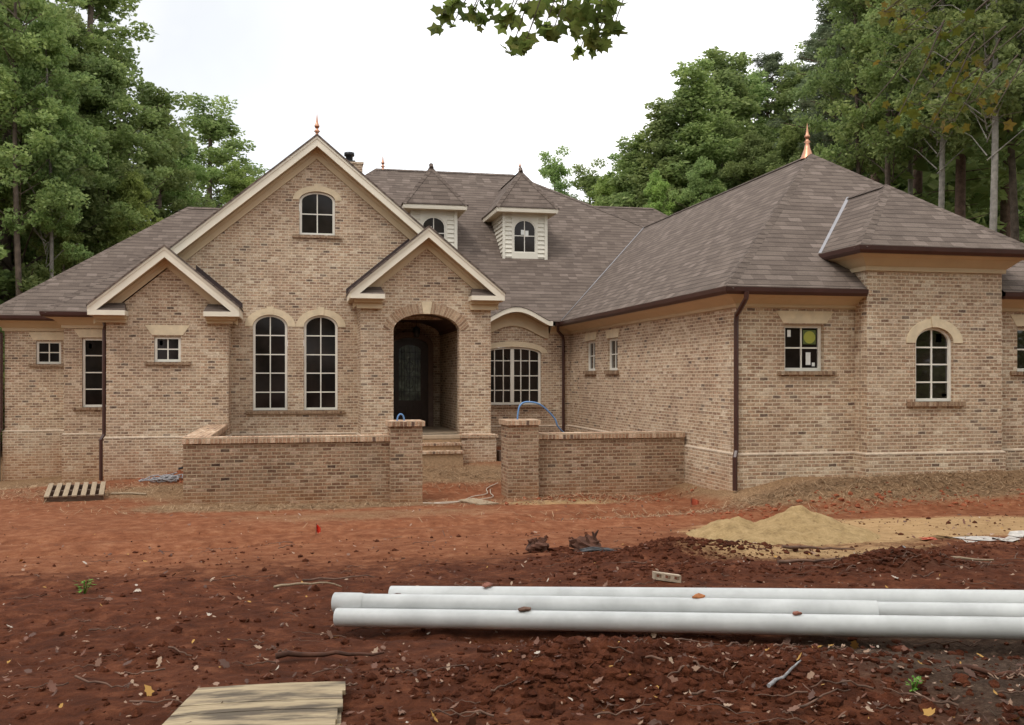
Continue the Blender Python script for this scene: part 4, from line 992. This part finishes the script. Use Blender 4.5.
# sticks
def stick(x,y,l,a_,r,seed,bend=.12):
    rr = random.Random(seed); pts = []; n = 9; aa = a_
    for i in range(n+1):
        pts.append((x,y,gzf(x,y)+r+.012+.02*rr.random())); aa += rr.uniform(-bend,bend); x += l/n*math.cos(aa); y += l/n*math.sin(aa)
    mb = MB(); mb.tube(pts, [r*(1-.6*i/n) for i in range(n+1)], 6); return mb, pts
for (x,y,l,a_,r,lab,mt) in [(-.12,5.25,.62,.12,.018,'dark bent stick lying behind the board panel','root'),(4.75,8.3,.75,.18,.02,'long brown stick on the clay behind the pipes','twig'),(5.2,9.0,.9,-.1,.02,'thin stick across the sandy patch below the sand pile','twig'),(-.2,8.2,.6,-.25,.014,'pale broken twig on the clay left of the pipes','pallet'),(.05,8.6,.7,.1,.012,'long curved twig on the clay left of the pipes','twig'),(2.1,3.75,.4,.75,.010,'pale forked twig at the bottom of the clod heap','rag'),(3.15,3.85,.5,-.6,.014,'dark stick pointing out of the bottom right corner','root'),(5.75,7.75,.5,.45,.018,'grey branch piece in the brush behind the pipes','rag'),(6.2,8.1,.7,-.15,.022,'bleached log piece in the brush at the right','pallet')]:
    mb, pts = stick(x,y,l,a_,r,hash(lab)%97 if False else len(lab)); tag(mb.build('stick', M[mt]), lab, 'stick')
mb = MB(); rr = random.Random(5)
for k in range(300):
    y = 3.4+9*rr.random()**1.7; x = rr.uniform(-.62*y, 1.0*y)
    if rr.random()<.25: x = rr.gauss(5.9,.6); y = rr.gauss(7.75,.22)
    s_, _ = stick(x,y,rr.uniform(.06,.38),rr.uniform(-.8,.8)+(3.14 if rr.random()<.5 else 0),rr.uniform(.002,.007),k,.13)
    off = len(mb.v); mb.v += s_.v; mb.f += [tuple(i+off for i in f_) for f_ in s_.f]; mb.sm += s_.sm
tag(mb.build('twigs', M['twig'], uv=False), 'scattered small twigs on the red clay', 'twigs', kind='stuff')

# clods
ico = [(0,0,1)]+[(math.cos(t)*.9,math.sin(t)*.9,.35) for t in np.linspace(0,2*math.pi,7)[:-1]]+[(math.cos(t+.5)*.9,math.sin(t+.5)*.9,-.4) for t in np.linspace(0,2*math.pi,7)[:-1]]+[(0,0,-1)]
icf = [(0,1+k,1+(k+1)%6) for k in range(6)]+[(1+k,7+k,1+(k+1)%6) for k in range(6)]+[(1+(k+1)%6,7+k,7+(k+1)%6) for k in range(6)]+[(13,7+(k+1)%6,7+k) for k in range(6)]
ico = np.array(ico); icf = np.array(icf)
def scatter_clods(name, pts, sizes, mat, label):
    n = len(pts); z = gz(pts[:,0],pts[:,1]); V = ico[None]*(1+rng.uniform(-.28,.28,(n,14,1)))*sizes[:,None,None]*rng.uniform(.6,1.2,(n,1,3)); V[:,:,2] *= .75
    V[:,:,0] += pts[:,0,None]; V[:,:,1] += pts[:,1,None]; V[:,:,2] += (z+sizes*.15)[:,None]
    F = (icf[None]+np.arange(n)[:,None,None]*14).reshape(-1,3)
    return tag(np_mesh(name, V.reshape(-1,3), F, mat, k=3), label, 'soil', kind='stuff')
def gp_pts(cx,cy,rx,ry,n): return np.stack([rng.normal(cx,rx,n), rng.normal(cy,ry,n)],1)
Yr = 3.2+9.5*rng.random(4200)**1.6; Xr = rng.uniform(-.62,1.05,4200)*Yr
pts = np.concatenate([gp_pts(1.5,4.35,.55,.4,2200), gp_pts(2.4,3.9,.5,.35,700), gp_pts(3.9,9.35,.6,.35,1500), gp_pts(3.05,10.25,.3,.12,160), gp_pts(4.8,9.3,.5,.25,350), gp_pts(3.6,8.1,.6,.3,500), gp_pts(5.7,7.7,.5,.16,1100), gp_pts(-.9,5.6,.25,.15,120), np.stack([Xr,Yr],1), gp_pts(8,15,2,.6,0), gp_pts(7.2,8.7,1.2,.15,250)])
pts = pts[(pts[:,1]>3)]
big_ = gauss(pts[:,0],pts[:,1],1.6,4.25,.8,.6)+gauss(pts[:,0],pts[:,1],4.0,9.4,1.2,.5)+1.6*gauss(pts[:,0],pts[:,1],5.7,7.7,.6,.3)
sz = np.clip(rng.lognormal(-4.5,.6,len(pts))*(1+.5*big_), .004, .046)
scatter_clods('soil_clods', pts, sz, M['clod'], 'loose dark red clay clods scattered over the ground')
pts = np.concatenate([gp_pts(9.5,13.9,2.6,.25,500), gp_pts(5.8,17.0,1.1,.25,260), gp_pts(-2.5,21.9,.6,.4,160)]); scatter_clods('clay_lumps', pts, np.clip(rng.lognormal(-3.9,.5,len(pts)),.008,.06), M['clay'], 'bright red clay lumps along the foot of the walls')

# fallen leaves (far too many to count)
n = 5200
Yl = 3.2+13*rng.random(n)**1.9; Xl = rng.uniform(-.62,1.05,n)*Yl
k2 = 250; Xl[:k2] = rng.normal(1.8,.9,k2); Yl[:k2] = rng.normal(4.3,.5,k2)
ok = Yl > 3
Xl, Yl = Xl[ok], Yl[ok]; n = len(Xl)
s = np.clip(rng.lognormal(-4.5,.55,n),.005,.036); ang = rng.uniform(0,6.28,n)
leafp = np.array([(-1,0),(-.8,.32),(-.45,.34),(-.35,.62),(.05,.40),(.35,.52),(.5,.24),(1,.05),(.55,-.28),(.25,-.55),(-.1,-.38),(-.45,-.58),(-.7,-.28)]); NL = 13
cu = rng.uniform(-.5,.8,n)
V = np.zeros((n,NL,3)); 
lx = leafp[:,0][None]*s[:,None]; ly = leafp[:,1][None]*s[:,None]*rng.uniform(.7,1.3,(n,1))
V[:,:,0] = Xl[:,None]+lx*np.cos(ang)[:,None]-ly*np.sin(ang)[:,None]; V[:,:,1] = Yl[:,None]+lx*np.sin(ang)[:,None]+ly*np.cos(ang)[:,None]
tilt = rng.normal(0,.45,(n,2))
V[:,:,2] = (gz(Xl,Yl)+.012+s*.35)[:,None]+cu[:,None]*(lx**2+ly**2)/s[:,None]+tilt[:,:1]*lx+tilt[:,1:]*ly
tag(np_mesh('fallen_leaves', V.reshape(-1,3), np.arange(n*NL).reshape(-1,NL), M['dead'], k=NL), 'dry brown and tan leaves scattered on the red clay', 'leaves', kind='stuff')
# straw blades on the banks
def straw_blades(name, regions, label, mat):
    P2 = np.concatenate([gp_pts(*r_) for r_ in regions]); n = len(P2)
    P2 = P2[(P2[:,1]<15.15)|(P2[:,0]<7.9)]; n = len(P2)
    a_ = rng.uniform(0,6.28,n); l = rng.uniform(.03,.11,n); w = .004
    dx, dy = np.cos(a_)*l, np.sin(a_)*l; z = gz(P2[:,0],P2[:,1])+.008; ti = rng.normal(.1,.3,n)*l
    V = np.zeros((n,4,3)); V[:,0,0]=P2[:,0]-dx-np.sin(a_)*w; V[:,0,1]=P2[:,1]-dy+np.cos(a_)*w; V[:,1,0]=P2[:,0]-dx+np.sin(a_)*w; V[:,1,1]=P2[:,1]-dy-np.cos(a_)*w
    V[:,2,0]=P2[:,0]+dx+np.sin(a_)*w; V[:,2,1]=P2[:,1]+dy-np.cos(a_)*w; V[:,3,0]=P2[:,0]+dx-np.sin(a_)*w; V[:,3,1]=P2[:,1]+dy+np.cos(a_)*w
    V[:,:2,2]=(z-ti*.2)[:,None]; V[:,2:,2]=(z+np.abs(ti)+.01)[:,None]
    tag(np_mesh(name, V.reshape(-1,3), np.arange(n*4).reshape(-1,4), mat), label, 'straw', kind='stuff')
m, nt, b = new_mat('dry_straw'); M['straw']=m; g=N(nt,'ShaderNodeNewGeometry')
L(nt, ramp(nt, g.outputs['Random Per Island'], [(0,(.16,.085,.042)),(.5,(.30,.185,.10)),(1,(.46,.32,.19))]), b.inputs['Base Color']); b.inputs['Roughness'].default_value=.9
straw_blades('straw', [(11,14.6,3,.38,5500),(-3.2,20.2,2.6,.9,3500),(3.6,20.3,1.2,.7,1800),(-.3,17.2,1.6,.3,1500),(5.4,16.9,1.4,.3,1200),(-6.5,23.5,1.2,1.2,1500)], 'loose straw and dry debris along the house foundation', M['straw'])

# ------------------------------------------------------------------ trees
def leafcloud(centers, radii, counts, size, flat=.75, elong=1.0):
    out = []
    for c_, r_, n_ in zip(centers, radii, counts):
        d = rng.normal(size=(n_,3)); d /= np.linalg.norm(d,axis=1)[:,None]+1e-9; q = d*(rng.random((n_,1))**.42)*r_; q[:,2] *= flat; out.append(q+np.array(c_))
    P3 = np.concatenate(out); n = len(P3)
    a = rng.normal(size=(n,3)); a[:,2] *= .5; a /= np.linalg.norm(a,axis=1)[:,None]
    b_ = rng.normal(size=(n,3)); b_ -= a*(a*b_).sum(1)[:,None]; b_ /= np.linalg.norm(b_,axis=1)[:,None]
    s1 = size*rng.uniform(.6,1.25,(n,1)); s2 = s1*.55/elong; nrm = np.cross(a,b_)*s1*.15
    V = np.stack([P3-a*s1, P3+b_*s2+nrm, P3+a*s1, P3-b_*s2+nrm],1)
    return V.reshape(-1,3), np.arange(n*4).reshape(-1,4)
def make_tree(kind, seed):
    rr = random.Random(seed); tr = MB(); cs, rs, cn = [], [], []
    if kind in ('broad','slim','sparse'):
        Ht = 15; bow = rr.uniform(-.5,.5)
        path = [(bow*math.sin(t*2.2), .3*math.sin(t*3), Ht*.99*t) for t in np.linspace(0,1,10)]
        tr.tube(path, [.24*(1-.85*t)+.02 for t in np.linspace(0,1,10)], 8)
        nb = {'broad':66,'slim':54,'sparse':34}[kind]; z0 = {'broad':.16,'slim':.25,'sparse':.45}[kind]; wmax = {'broad':3.3,'slim':2.4,'sparse':2.3}[kind]
        lob = [rr.uniform(.62,1.2) for _ in range(7)]
        for i in range(nb):
            t = z0+(1-z0)*((i+.5)/nb)**.9; tt = (t-z0)/(1-z0); env = math.sin(min(1,tt*.86+.16)*math.pi)**.62 if kind!='slim' else min(1,(1-tt)*1.5+.06)*min(1,.5+tt*2)
            a_ = i*2.4+rr.uniform(-.4,.4); q = wmax*env*rr.uniform(.45,1.12)*lob[int((a_%6.28)/6.29*7)]*(1 if i%3 else rr.uniform(.8,1.25)); z = Ht*t+rr.uniform(-.3,.3)
            bx = bow*math.sin(t*2.2); c_ = (bx+q*math.cos(a_), q*math.sin(a_), z)
            st_ = max(.1, z-q*.55); tr.tube([(bx,0,st_*.98),(bx+q*.5*math.cos(a_),q*.5*math.sin(a_),(st_+z)/2+.1),c_],[.05*(1.3-t),.03*(1.3-t),.01],5)
            nsub = 5 if kind!='sparse' else 4
            for k in range(nsub):   # leaf sprays along and round the end of the limb
                f_ = rr.uniform(.4,1.0); r_ = rr.uniform(.28,.62)
                cs.append((bx+q*f_*math.cos(a_)+rr.gauss(0,.30), q*f_*math.sin(a_)+rr.gauss(0,.30), z-(1-f_)*q*.3+rr.gauss(0,.24))); rs.append(r_); cn.append(int({'broad':165,'slim':120,'sparse':135}[kind]*r_/.5))
        V, F = leafcloud(cs, rs, cn, .088, .62)
    elif kind == 'forest':
        Ht = 19; path = [(.25*math.sin(t*3+seed), .2*math.sin(t*4), Ht*.95*t) for t in np.linspace(0,1,10)]
        tr.tube(path, [.145*(1-.8*t)+.02 for t in np.linspace(0,1,10)], 8)
        for i in range(58):
            t = .48+.50*((i+.5)/58); a_ = i*2.4+rr.uniform(-.5,.5); q = 2.7*math.sin(min(1,(t-.48)/.50*.8+.2)*math.pi)**.6*rr.uniform(.2,1.1); z = Ht*t; c_ = (q*math.cos(a_),q*math.sin(a_),z+rr.uniform(-.3,.5))
            tr.tube([(0,0,z-q*.5),(c_[0]*.6,c_[1]*.6,z-.1),c_],[.024,.014,.006],5)
            
            for k in range(4):
                r_ = rr.uniform(.28,.6); cs.append((c_[0]+rr.gauss(0,.4),c_[1]+rr.gauss(0,.4),c_[2]+rr.gauss(0,.3))); rs.append(r_); cn.append(int(190*r_))
        V, F = leafcloud(cs, rs, cn, .10, .6)
    elif kind == 'pine':
        Ht = 20; path = [(.15*math.sin(t*3+seed), .15*math.sin(t*2), Ht*.97*t) for t in np.linspace(0,1,10)]
        tr.tube(path, [.21*(1-.82*t)+.02 for t in np.linspace(0,1,10)], 9)
        for i in range(13):   # dead snags below the crown
            z = rr.uniform(4,10); a_ = rr.uniform(0,6.28); q = rr.uniform(.4,1.7); tr.tube([(0,0,z),(q*math.cos(a_),q*math.sin(a_),z+rr.uniform(-.2,.25))],[.02,.006],4)
        for i in range(62):
            t = .54+.44*((i+.5)/62); a_ = i*2.4+rr.uniform(-.5,.5); q = 3.0*(1-((t-.54)/.46))**.55*rr.uniform(.3,1.05)+.1; z = Ht*t; c_ = (q*math.cos(a_),q*math.sin(a_),z+q*.12)
            tr.tube([(0,0,z-.2),(c_[0]*.6,c_[1]*.6,z),c_],[.045,.03,.012],5)
            for j in range(3):
                f_ = 1-.28*j; cs.append((c_[0]*f_+rr.uniform(-.3,.3),c_[1]*f_+rr.uniform(-.3,.3),c_[2]+rr.uniform(-.1,.25))); rs.append(rr.uniform(.28,.52)); cn.append(85)
        V, F = leafcloud(cs, rs, cn, .15, .5, 3.2)
    elif kind == 'under':
        Ht = 4.2
        for k in range(5):
            a_ = k*1.3; tr.tube([(0,0,-.2),(.5*math.cos(a_),.5*math.sin(a_),1.4),(1.1*math.cos(a_),1.1*math.sin(a_),3.2)],[.05,.035,.01],5)
        for i in range(30):
            a_ = i*2.4; q = 2.1*math.sqrt((i+.5)/30); z = rr.uniform(.5,4.2)*(1-.1*q); cs.append((q*math.cos(a_),q*math.sin(a_),z)); rs.append(rr.uniform(.6,1.0)); cn.append(240)
        V, F = leafcloud(cs, rs, cn, .12, .8)
    return tr, V, F, Ht
PROTO = {}
def proto(key, kind, seed, leaf, bark):
    tr, V, F, Ht = make_tree(kind, seed)
    t_ = tr.build('trunk', bark, uv=False); c_ = np_mesh('crown', V, F, leaf)
    PROTO[key] = (t_.data, c_.data, Ht)
    bpy.data.objects.remove(t_); bpy.data.objects.remove(c_)
proto('b1','broad',1,M['leaf'],M['bark']); proto('b2','broad',2,M['leaf'],M['bark']); proto('b3','broad',8,M['leaf_lt'],M['bark'])
proto('s1','slim',3,M['leaf'],M['bark']); proto('sp','sparse',4,M['leaf'],M['bark']); 
proto('f1','forest',5,M['leaf'],M['bark']); proto('f2','forest',6,M['leaf'],M['bark_pale']); proto('p1','pine',7,M['needle'],M['bark_pine']); proto('p2','pine',9,M['needle'],M['bark_pine'])
proto('u1','under',10,M['leaf'],M['bark']); proto('u2','under',11,M['leaf_lt'],M['bark'])
s11, c11 = math.sin(R(11)), math.cos(R(11))
def tree(key, u, d, top, label, group=None, name=None, width=1.0):
    """u = bearing column, d = distance along the view, top = height of the crown top above datum"""
    xc = (u-472)/900; x = (xc*c11+s11)*d; y = (c11-xc*s11)*d; z = gzf(x,y)-.15
    td, cd, Ht = PROTO[key]; k = (top-z)/Ht
    nm = name or {'p':'pine_tree','u':'understory_shrub'}.get(key[0],'broadleaf_tree')
    r_ = empty(nm, (x,y,z), label, 'shrub' if key[0]=='u' else 'tree', group); kk = k*width
    r_.rotation_euler = (0,0,rng.uniform(0,6.28)); r_.scale = (kk,kk,k)
    for nme, dt in (('trunk',td),('crown',cd)):
        o = bpy.data.objects.new(nme, dt); C.objects.link(o); o.parent = r_
def topz(v, d): return 2.45+(378-v)/900*d
LEFT = [ # key, u, depth, v of top, width, label
 ('b1',-70,33,-90,1.1,'tall dense tree at the far left edge of the picture'),('b2',8,34,-40,1.0,'tall broad tree left of the house with its crown cut by the top edge'),
 ('sp',88,40,-30,1.1,'tall loose-crowned tree showing sky through its top, left of the house'),('b1',52,38,12,1.0,'dense rounded tree beside the tallest ones at the left'),
 ('b2',112,37,62,.95,'full green tree above the left wing roof'),('s1',150,42,95,1.0,'narrower tree stepping down toward the lone tree at the left'),
 ('b1',176,45,128,.85,'mid-height tree right above the left hip ridge'),('sp',217,50,112,1.25,'airy isolated tree with sky behind it, just left of the tall gable'),
 ('b3',232,47,168,.8,'small pale green tree low behind the left roof'),('b3',135,35,178,.8,'light green young tree just above the left roof slope'),('b3',60,33,205,.7,'light green sapling in front of the dark trunks at the left'),
 ('f1',20,31,-60,.9,'bare-trunked forest tree at the left edge'),('f2',46,32,20,.75,'slender pale-trunked tree at the left edge')]
for k_,u,d,v,w,lab in LEFT: tree(k_,u,d,topz(v,d),lab,'trees left of the house',width=w)
RIGHT = [
 ('sp',557,62,160,.85,'small rounded tree seen alone above the main roof, right of the dormers'),('sp',592,62,172,1.0,'small tree beside the lone one above the main roof'),
 ('s1',628,57,158,1.3,'green tree filling the lower step of the rising tree line'),('b3',606,56,180,1.1,'pale low tree at the left foot of the rising tree line'),('s1',640,54,140,1.25,'mid-size green tree on the rising left side of the right-hand wood'),
 ('s1',664,52,106,1.3,'round green tree halfway up the rising tree line'),('s1',690,52,70,1.25,'pointed green tree forming the first peak of the right-hand wood'),
 ('s1',718,56,60,1.3,'full tree just right of the first peak'),('sp',742,58,78,1.1,'thin-crowned tree with sky showing between its leaves'),
 ('p1',770,60,50,1.0,'feathery pine left of the copper finial'),('sp',800,58,66,1.1,'loose grey-green tree just above the copper finial'),
 ('b1',748,50,135,.9,'dark dense tree low behind the wing ridge'),('b2',790,48,130,.9,'dark dense tree behind the copper finial'),('b3',655,48,178,.7,'bushy light green tree low behind the wing ridge'),('b1',700,46,160,.75,'bushy dark green tree low behind the wing ridge'),
 ('p2',842,46,-25,1.1,'tall pine right of the copper finial, its boughs against the sky'),('p1',872,42,-110,1.05,'tall pine with a bare brown trunk above the projecting bay'),
 ('p2',825,50,20,1.0,'wispy pine nearest the copper finial, sky showing through its boughs'),('p1',1000,40,-170,1.0,'pine standing behind the pale trunks near the right edge'),('f2',915,38,-130,.7,'very slim pale-stemmed tree between the darker trunks at the right'),('f1',860,38,-100,.7,'slim dark-stemmed tree standing just right of the copper finial'),('f1',893,36,-120,.9,'dark-trunked tree above the projecting bay roof'),('p2',915,40,-150,1.0,'tall pine behind the dark-trunked tree at the right'),
 ('f2',937,33,-150,.8,'slim tree with a pale straight trunk, upper right'),('p1',962,36,-170,1.0,'brown-trunked pine between the two pale trunks'),
 ('f2',987,29,-190,.85,'tall tree with a pale trunk right of the other pale trunk'),('f1',1010,34,-160,1.0,'dark tree close to the right edge'),('p2',1045,31,-170,1.0,'pine just outside the right edge with boughs reaching in'),
 ('s1',850,50,75,.9,'dense tree filling the gap right of the copper finial'),('b2',900,47,90,1.0,'leafy tree low behind the right wing roof'),('b1',960,46,60,1.0,'leafy dark tree behind the pale trunks'),('b2',1015,45,80,1.0,'leafy dark tree low at the right edge'),
 ('p1',880,55,20,1.1,'tall leafy tree deep in the right-hand wood'),('p2',940,56,0,1.1,'tall leafy tree deep behind the pale trunks'),('s1',1000,56,0,1.1,'tall leafy tree deep at the right edge')]
for k_,u,d,v,w,lab in RIGHT: tree(k_,u,d,topz(v,d),lab,'trees behind and right of the house',width=w)
UND = [(-12,31,'u1'),(5,33,'u1'),(30,37,'u2'),(60,38,'u1'),(95,41,'u1'),(130,43,'u2'),(165,46,'u1'),(860,40,'u1'),(905,38,'u1'),(945,36,'u1'),(985,34,'u1'),(1020,32,'u1'),(1050,30,'u1')]
for i,(u,d,k_) in enumerate(UND):
    tree(k_,u,d,5.2 if u<500 else 6.2, 'leafy understory bush in the wood behind the '+('left wing' if u<500 else 'right wing'),'understory bushes at the '+('left' if u<500 else 'right'),width=1.1)

# far woodland mass closing the view between the trunks (reads as one mass) and standing all round the lot
def woods(name, pts, h, n, size, label, NLF=60):
    cs, rs, cn = [], [], []
    for x,y,hh in pts:
        for _ in range(n):
            cs.append((x+rng.normal(0,1.6), y+rng.normal(0,1.6), hh*rng.random()**.8)); rs.append(rng.uniform(1.2,2.2)); cn.append(NLF)
    V, F = leafcloud(cs, rs, cn, size, .8)
    tag(np_mesh(name, V, F, M['leaf']), label, 'woodland', kind='stuff')
W = []
def bear(u,d): xc=(u-472)/900; return ((xc*c11+s11)*d, (c11-xc*s11)*d)
for u in np.arange(-160,215,11): W.append((*bear(u,50+4*math.sin(u)), topz(238 if u<170 else 262,50)))
for u in np.arange(-160,120,14): W.append((*bear(u,46), topz(110+max(0,u)*.9,46)))
for u in np.arange(600,850,11): W.append((*bear(u,66), topz(200-(u-600)*.42,66)))
for u in np.arange(850,1230,12): W.append((*bear(u,60+3*math.sin(u)), topz(30,60)))
for u in np.arange(850,1200,12): W.append((*bear(u,52), topz(150,52)))
woods('woodland', W, 0, 16, .17, 'deep green woodland closing off the view behind the single trees', 130)
W = [(x, -13-3*math.sin(x), 11+3*math.sin(x*.7)) for x in np.arange(-38,40,2.2)]
W += [(-26+2*math.sin(y), y, 15) for y in np.arange(-12,34,2.6)]+[(30+2*math.sin(y), y, 15) for y in np.arange(-12,40,2.6)]
woods('woodland', W, 0, 16, .34, 'green woodland around the open lot behind the photographer and at its sides')

# overhanging tree whose trunk stands right of the picture
ot = empty('sweetgum_tree', (9.6,3.6,gzf(9.6,3.6)), 'overhanging tree with star-shaped leaves dangling into the top of the picture', 'tree')
tr = MB(); tr.tube([(9.6,3.6,.6),(9.5,3.7,3),(9.4,3.9,6),(9.2,4.2,9)],[.2,.17,.14,.08],12)
tr.tube([(9.45,3.8,4.6),(7.5,4.8,5.5),(5.2,5.3,5.75),(3.2,5.6,5.6),(1.6,5.8,5.45),(.7,5.9,5.3)],[.09,.065,.045,.03,.018,.01],8)
tr.tube([(9.4,3.9,5.4),(8.2,5.2,6.1),(7.0,6.4,6.2),(6.0,7.2,5.9)],[.08,.05,.03,.012],8)
star = []
for k in range(10):
    r_ = 1 if k%2==0 else .55; a_ = math.pi/2+k*math.pi/5
    if k == 4 or k == 6: r_ = .85
    star.append((r_*math.cos(a_), r_*math.sin(a_)))
star = np.array(star)
def stars(mats, cl):
    rr = random.Random(11); mbs = MB(); tw = MB()
    for (x,y,z,n_,spread,size,src) in cl:
        tw.tube([src,((src[0]+x)/2+.03,(src[1]+y)/2,(src[2]+z)/2+.02),(x,y,z)],[.008,.005,.003],5)
        for _ in range(n_):
            c_ = Vector((x+rr.gauss(0,spread), y+rr.gauss(0,spread), z+rr.gauss(0,spread*.7)))
            if rr.random()<.8: tw.tube([(x,y,z),tuple(c_)],.002,4)
            rot = Matrix.Rotation(rr.uniform(-.6,.6)+math.pi,3,'Y') @ Matrix.Rotation(rr.gauss(0,.6),3,'Z') @ Matrix.Rotation(R(90)+rr.gauss(0,.65),3,'X')
            s_ = size*rr.uniform(.65,1.15); n0 = rr.uniform(.1,.35)
            vs = [c_+rot@Vector((p[0]*s_, (p[1]-.0)*s_, n0*s_*(p[0]**2+p[1]**2)*.5)) for p in star]+[c_]
            mbs.faces([tuple(v) for v in vs], [(k,(k+1)%10,10) for k in range(10)])
    return mbs, tw
def at(u,v,d):
    xc=(u-472)/900; return ((xc*c11+s11)*d, (c11-xc*s11)*d, 2.45-(v-378)/900*d)
cl = []
def limbz(x): return float(np.interp(x,[.7,1.6,3.2,5.2,7.5],[5.3,5.45,5.6,5.75,5.5]))
for u,v,n_,sp_ in [(443,14,6,.035),(452,6,5,.03),(441,28,3,.02),(453,24,2,.02),(475,8,4,.035),(484,20,5,.03),(490,8,5,.035),(468,18,2,.02),(508,14,5,.035),(505,26,2,.02),(516,20,2,.02),(513,46,4,.03),(523,48,5,.03),(527,38,2,.02),(541,10,5,.04),(545,26,5,.035),(552,34,4,.03),(527,6,3,.03),(562,14,8,.05),(575,26,8,.05),(588,14,8,.05),(590,34,7,.045),(602,24,7,.045),(613,28,5,.035),(604,42,4,.03),(594,48,3,.02),(580,50,3,.018),(608,8,6,.04),(572,6,6,.04),(596,2,6,.05),(556,2,5,.04)]:
    d = 5.9+.25*math.sin(u); p = at(u,v,d); cl.append((*p,int(n_*1.3)+1,sp_,.058,(p[0]+.25,p[1],limbz(p[0]+.25))))
mbs, tw = stars(None, cl)
cl2 = []
rr = random.Random(21)
for u,v,n_ in [(884,12,7),(905,30,8),(925,8,8),(942,38,9),(900,60,7),(930,70,10),(962,62,9),(950,92,12),(975,100,9),(918,105,9),(955,120,10),(930,128,6),(990,118,6),(897,118,5),(868,108,3),(985,60,4),(965,20,6),(900,5,6),(1000,90,4)]:
    d = 7.6+.4*math.sin(u); p = at(u,v,d); cl2.append((*p,n_,.10,.055,(p[0]+.35,p[1]-.1,max(p[2]+.3,5.3))))
mbs2, tw2 = stars(None, cl2)
for t_ in (tw,tw2):
    off = len(tr.v); tr.v += t_.v; tr.f += [tuple(i+off for i in f_) for f_ in t_.f]; tr.sm += t_.sm
cs, rs, cn = [], [], []  # unseen crown mass above the frame, added to shade the foreground and pipes
for k in range(150):
    x = rng.uniform(-5,11); y = rng.uniform(-4.5,7.5); zlo = 2.45+max(0,y)*.52+1.3
    cs.append((x,y,max(zlo,rng.uniform(7.2,11)))); rs.append(rng.uniform(.8,1.3)); cn.append(55)
V_, F_ = leafcloud(cs, rs, cn, .13, .5); V_ = V_-np.array([9.6,3.6,gzf(9.6,3.6)])
np_mesh('crown', V_, F_, M['star'], ot)
for k in range(9):
    x = rng.uniform(-4,8); y = rng.uniform(-3,5.5); tr.tube([(9.4,3.9,6+.2*k),((9.4+x)/2,(3.9+y)/2,8.0+.15*k),(x,y,8.6+.2*k)],[.09,.05,.015],6)
tr.build('trunk', M['bark'], ot, uv=False); mbs.build('foliage', M['star'], ot, uv=False); o = mbs2.build('foliage', M['autumn'], ot, uv=False); o['label'] = 'olive and orange turning leaves at the upper right'

# ------------------------------------------------------------------ sky, sun, camera
sc = bpy.context.scene
w = bpy.data.worlds.new('World'); sc.world = w; w.use_nodes = True; nt = w.node_tree
bg = nt.nodes['Background']; sky = N(nt,'ShaderNodeTexSky'); sky.sky_type = 'NISHITA'; sky.sun_disc = False
SUN_EL, SUN_AZ = R(58), R(235)   # azimuth clockwise from +Y
sky.sun_elevation = SUN_EL; sky.sun_rotation = SUN_AZ
tc = N(nt,'ShaderNodeTexCoord'); cn = noise(nt, tc.outputs['Generated'], 2.2, 5, .6)
cloud = ramp(nt, cn, [(.36,(.80,.835,.875)),(.60,(1,1,1))])
cm = N(nt,'ShaderNodeMix', data_type='RGBA', blend_type='MULTIPLY'); cm.inputs[0].default_value = 1; L(nt, cloud, cm.inputs[6]); cm.inputs[7].default_value = (11.8,11.6,11.4,1)
dp = N(nt,'ShaderNodeVectorMath', operation='DOT_PRODUCT'); L(nt, tc.outputs['Generated'], dp.inputs[0]); dp.inputs[1].default_value = Vector((-.12,.93,.36)).normalized()
pf = mth(nt,'ADD', dp.outputs['Value'], mth(nt,'MULTIPLY', mth(nt,'SUBTRACT', cn, .5), .10))
patch = ramp(nt, pf, [(.955,(1,1,1)),(.999,(.60,.615,.63))])
mx = mixc(nt, .90, sky.outputs[0], mixc(nt, 1.0, cm.outputs[2], patch, 'MULTIPLY')); L(nt, mx, bg.inputs[0]); bg.inputs[1].default_value = .12
sl_ = bpy.data.lights.new('sun','SUN'); sl_.energy = 1.1; sl_.angle = R(14); sl_.color = (1,.95,.88)
so_ = bpy.data.objects.new('sun', sl_); C.objects.link(so_)
dirv = Vector((math.sin(SUN_AZ)*math.cos(SUN_EL), math.cos(SUN_AZ)*math.cos(SUN_EL), math.sin(SUN_EL)))
so_.rotation_euler = dirv.to_track_quat('Z','Y').to_euler(); so_.location = (-10,-10,30)
cd = bpy.data.cameras.new('camera'); co = bpy.data.objects.new('camera', cd); C.objects.link(co)
co.location = (0,0,2.45); co.rotation_euler = (R(90),0,R(-11)); cd.sensor_width = 36; cd.lens = 900/1024*36
cd.shift_x = (512-472)/1024; cd.shift_y = (378-362.5)/1024; cd.clip_end = 2000; cd.clip_start = .05
sc.camera = co
sc.view_settings.view_transform = 'Standard'; sc.view_settings.look = 'None'; sc.view_settings.gamma = 1; sc.view_settings.exposure = .35
sc.render.resolution_x = 1024; sc.render.resolution_y = 725
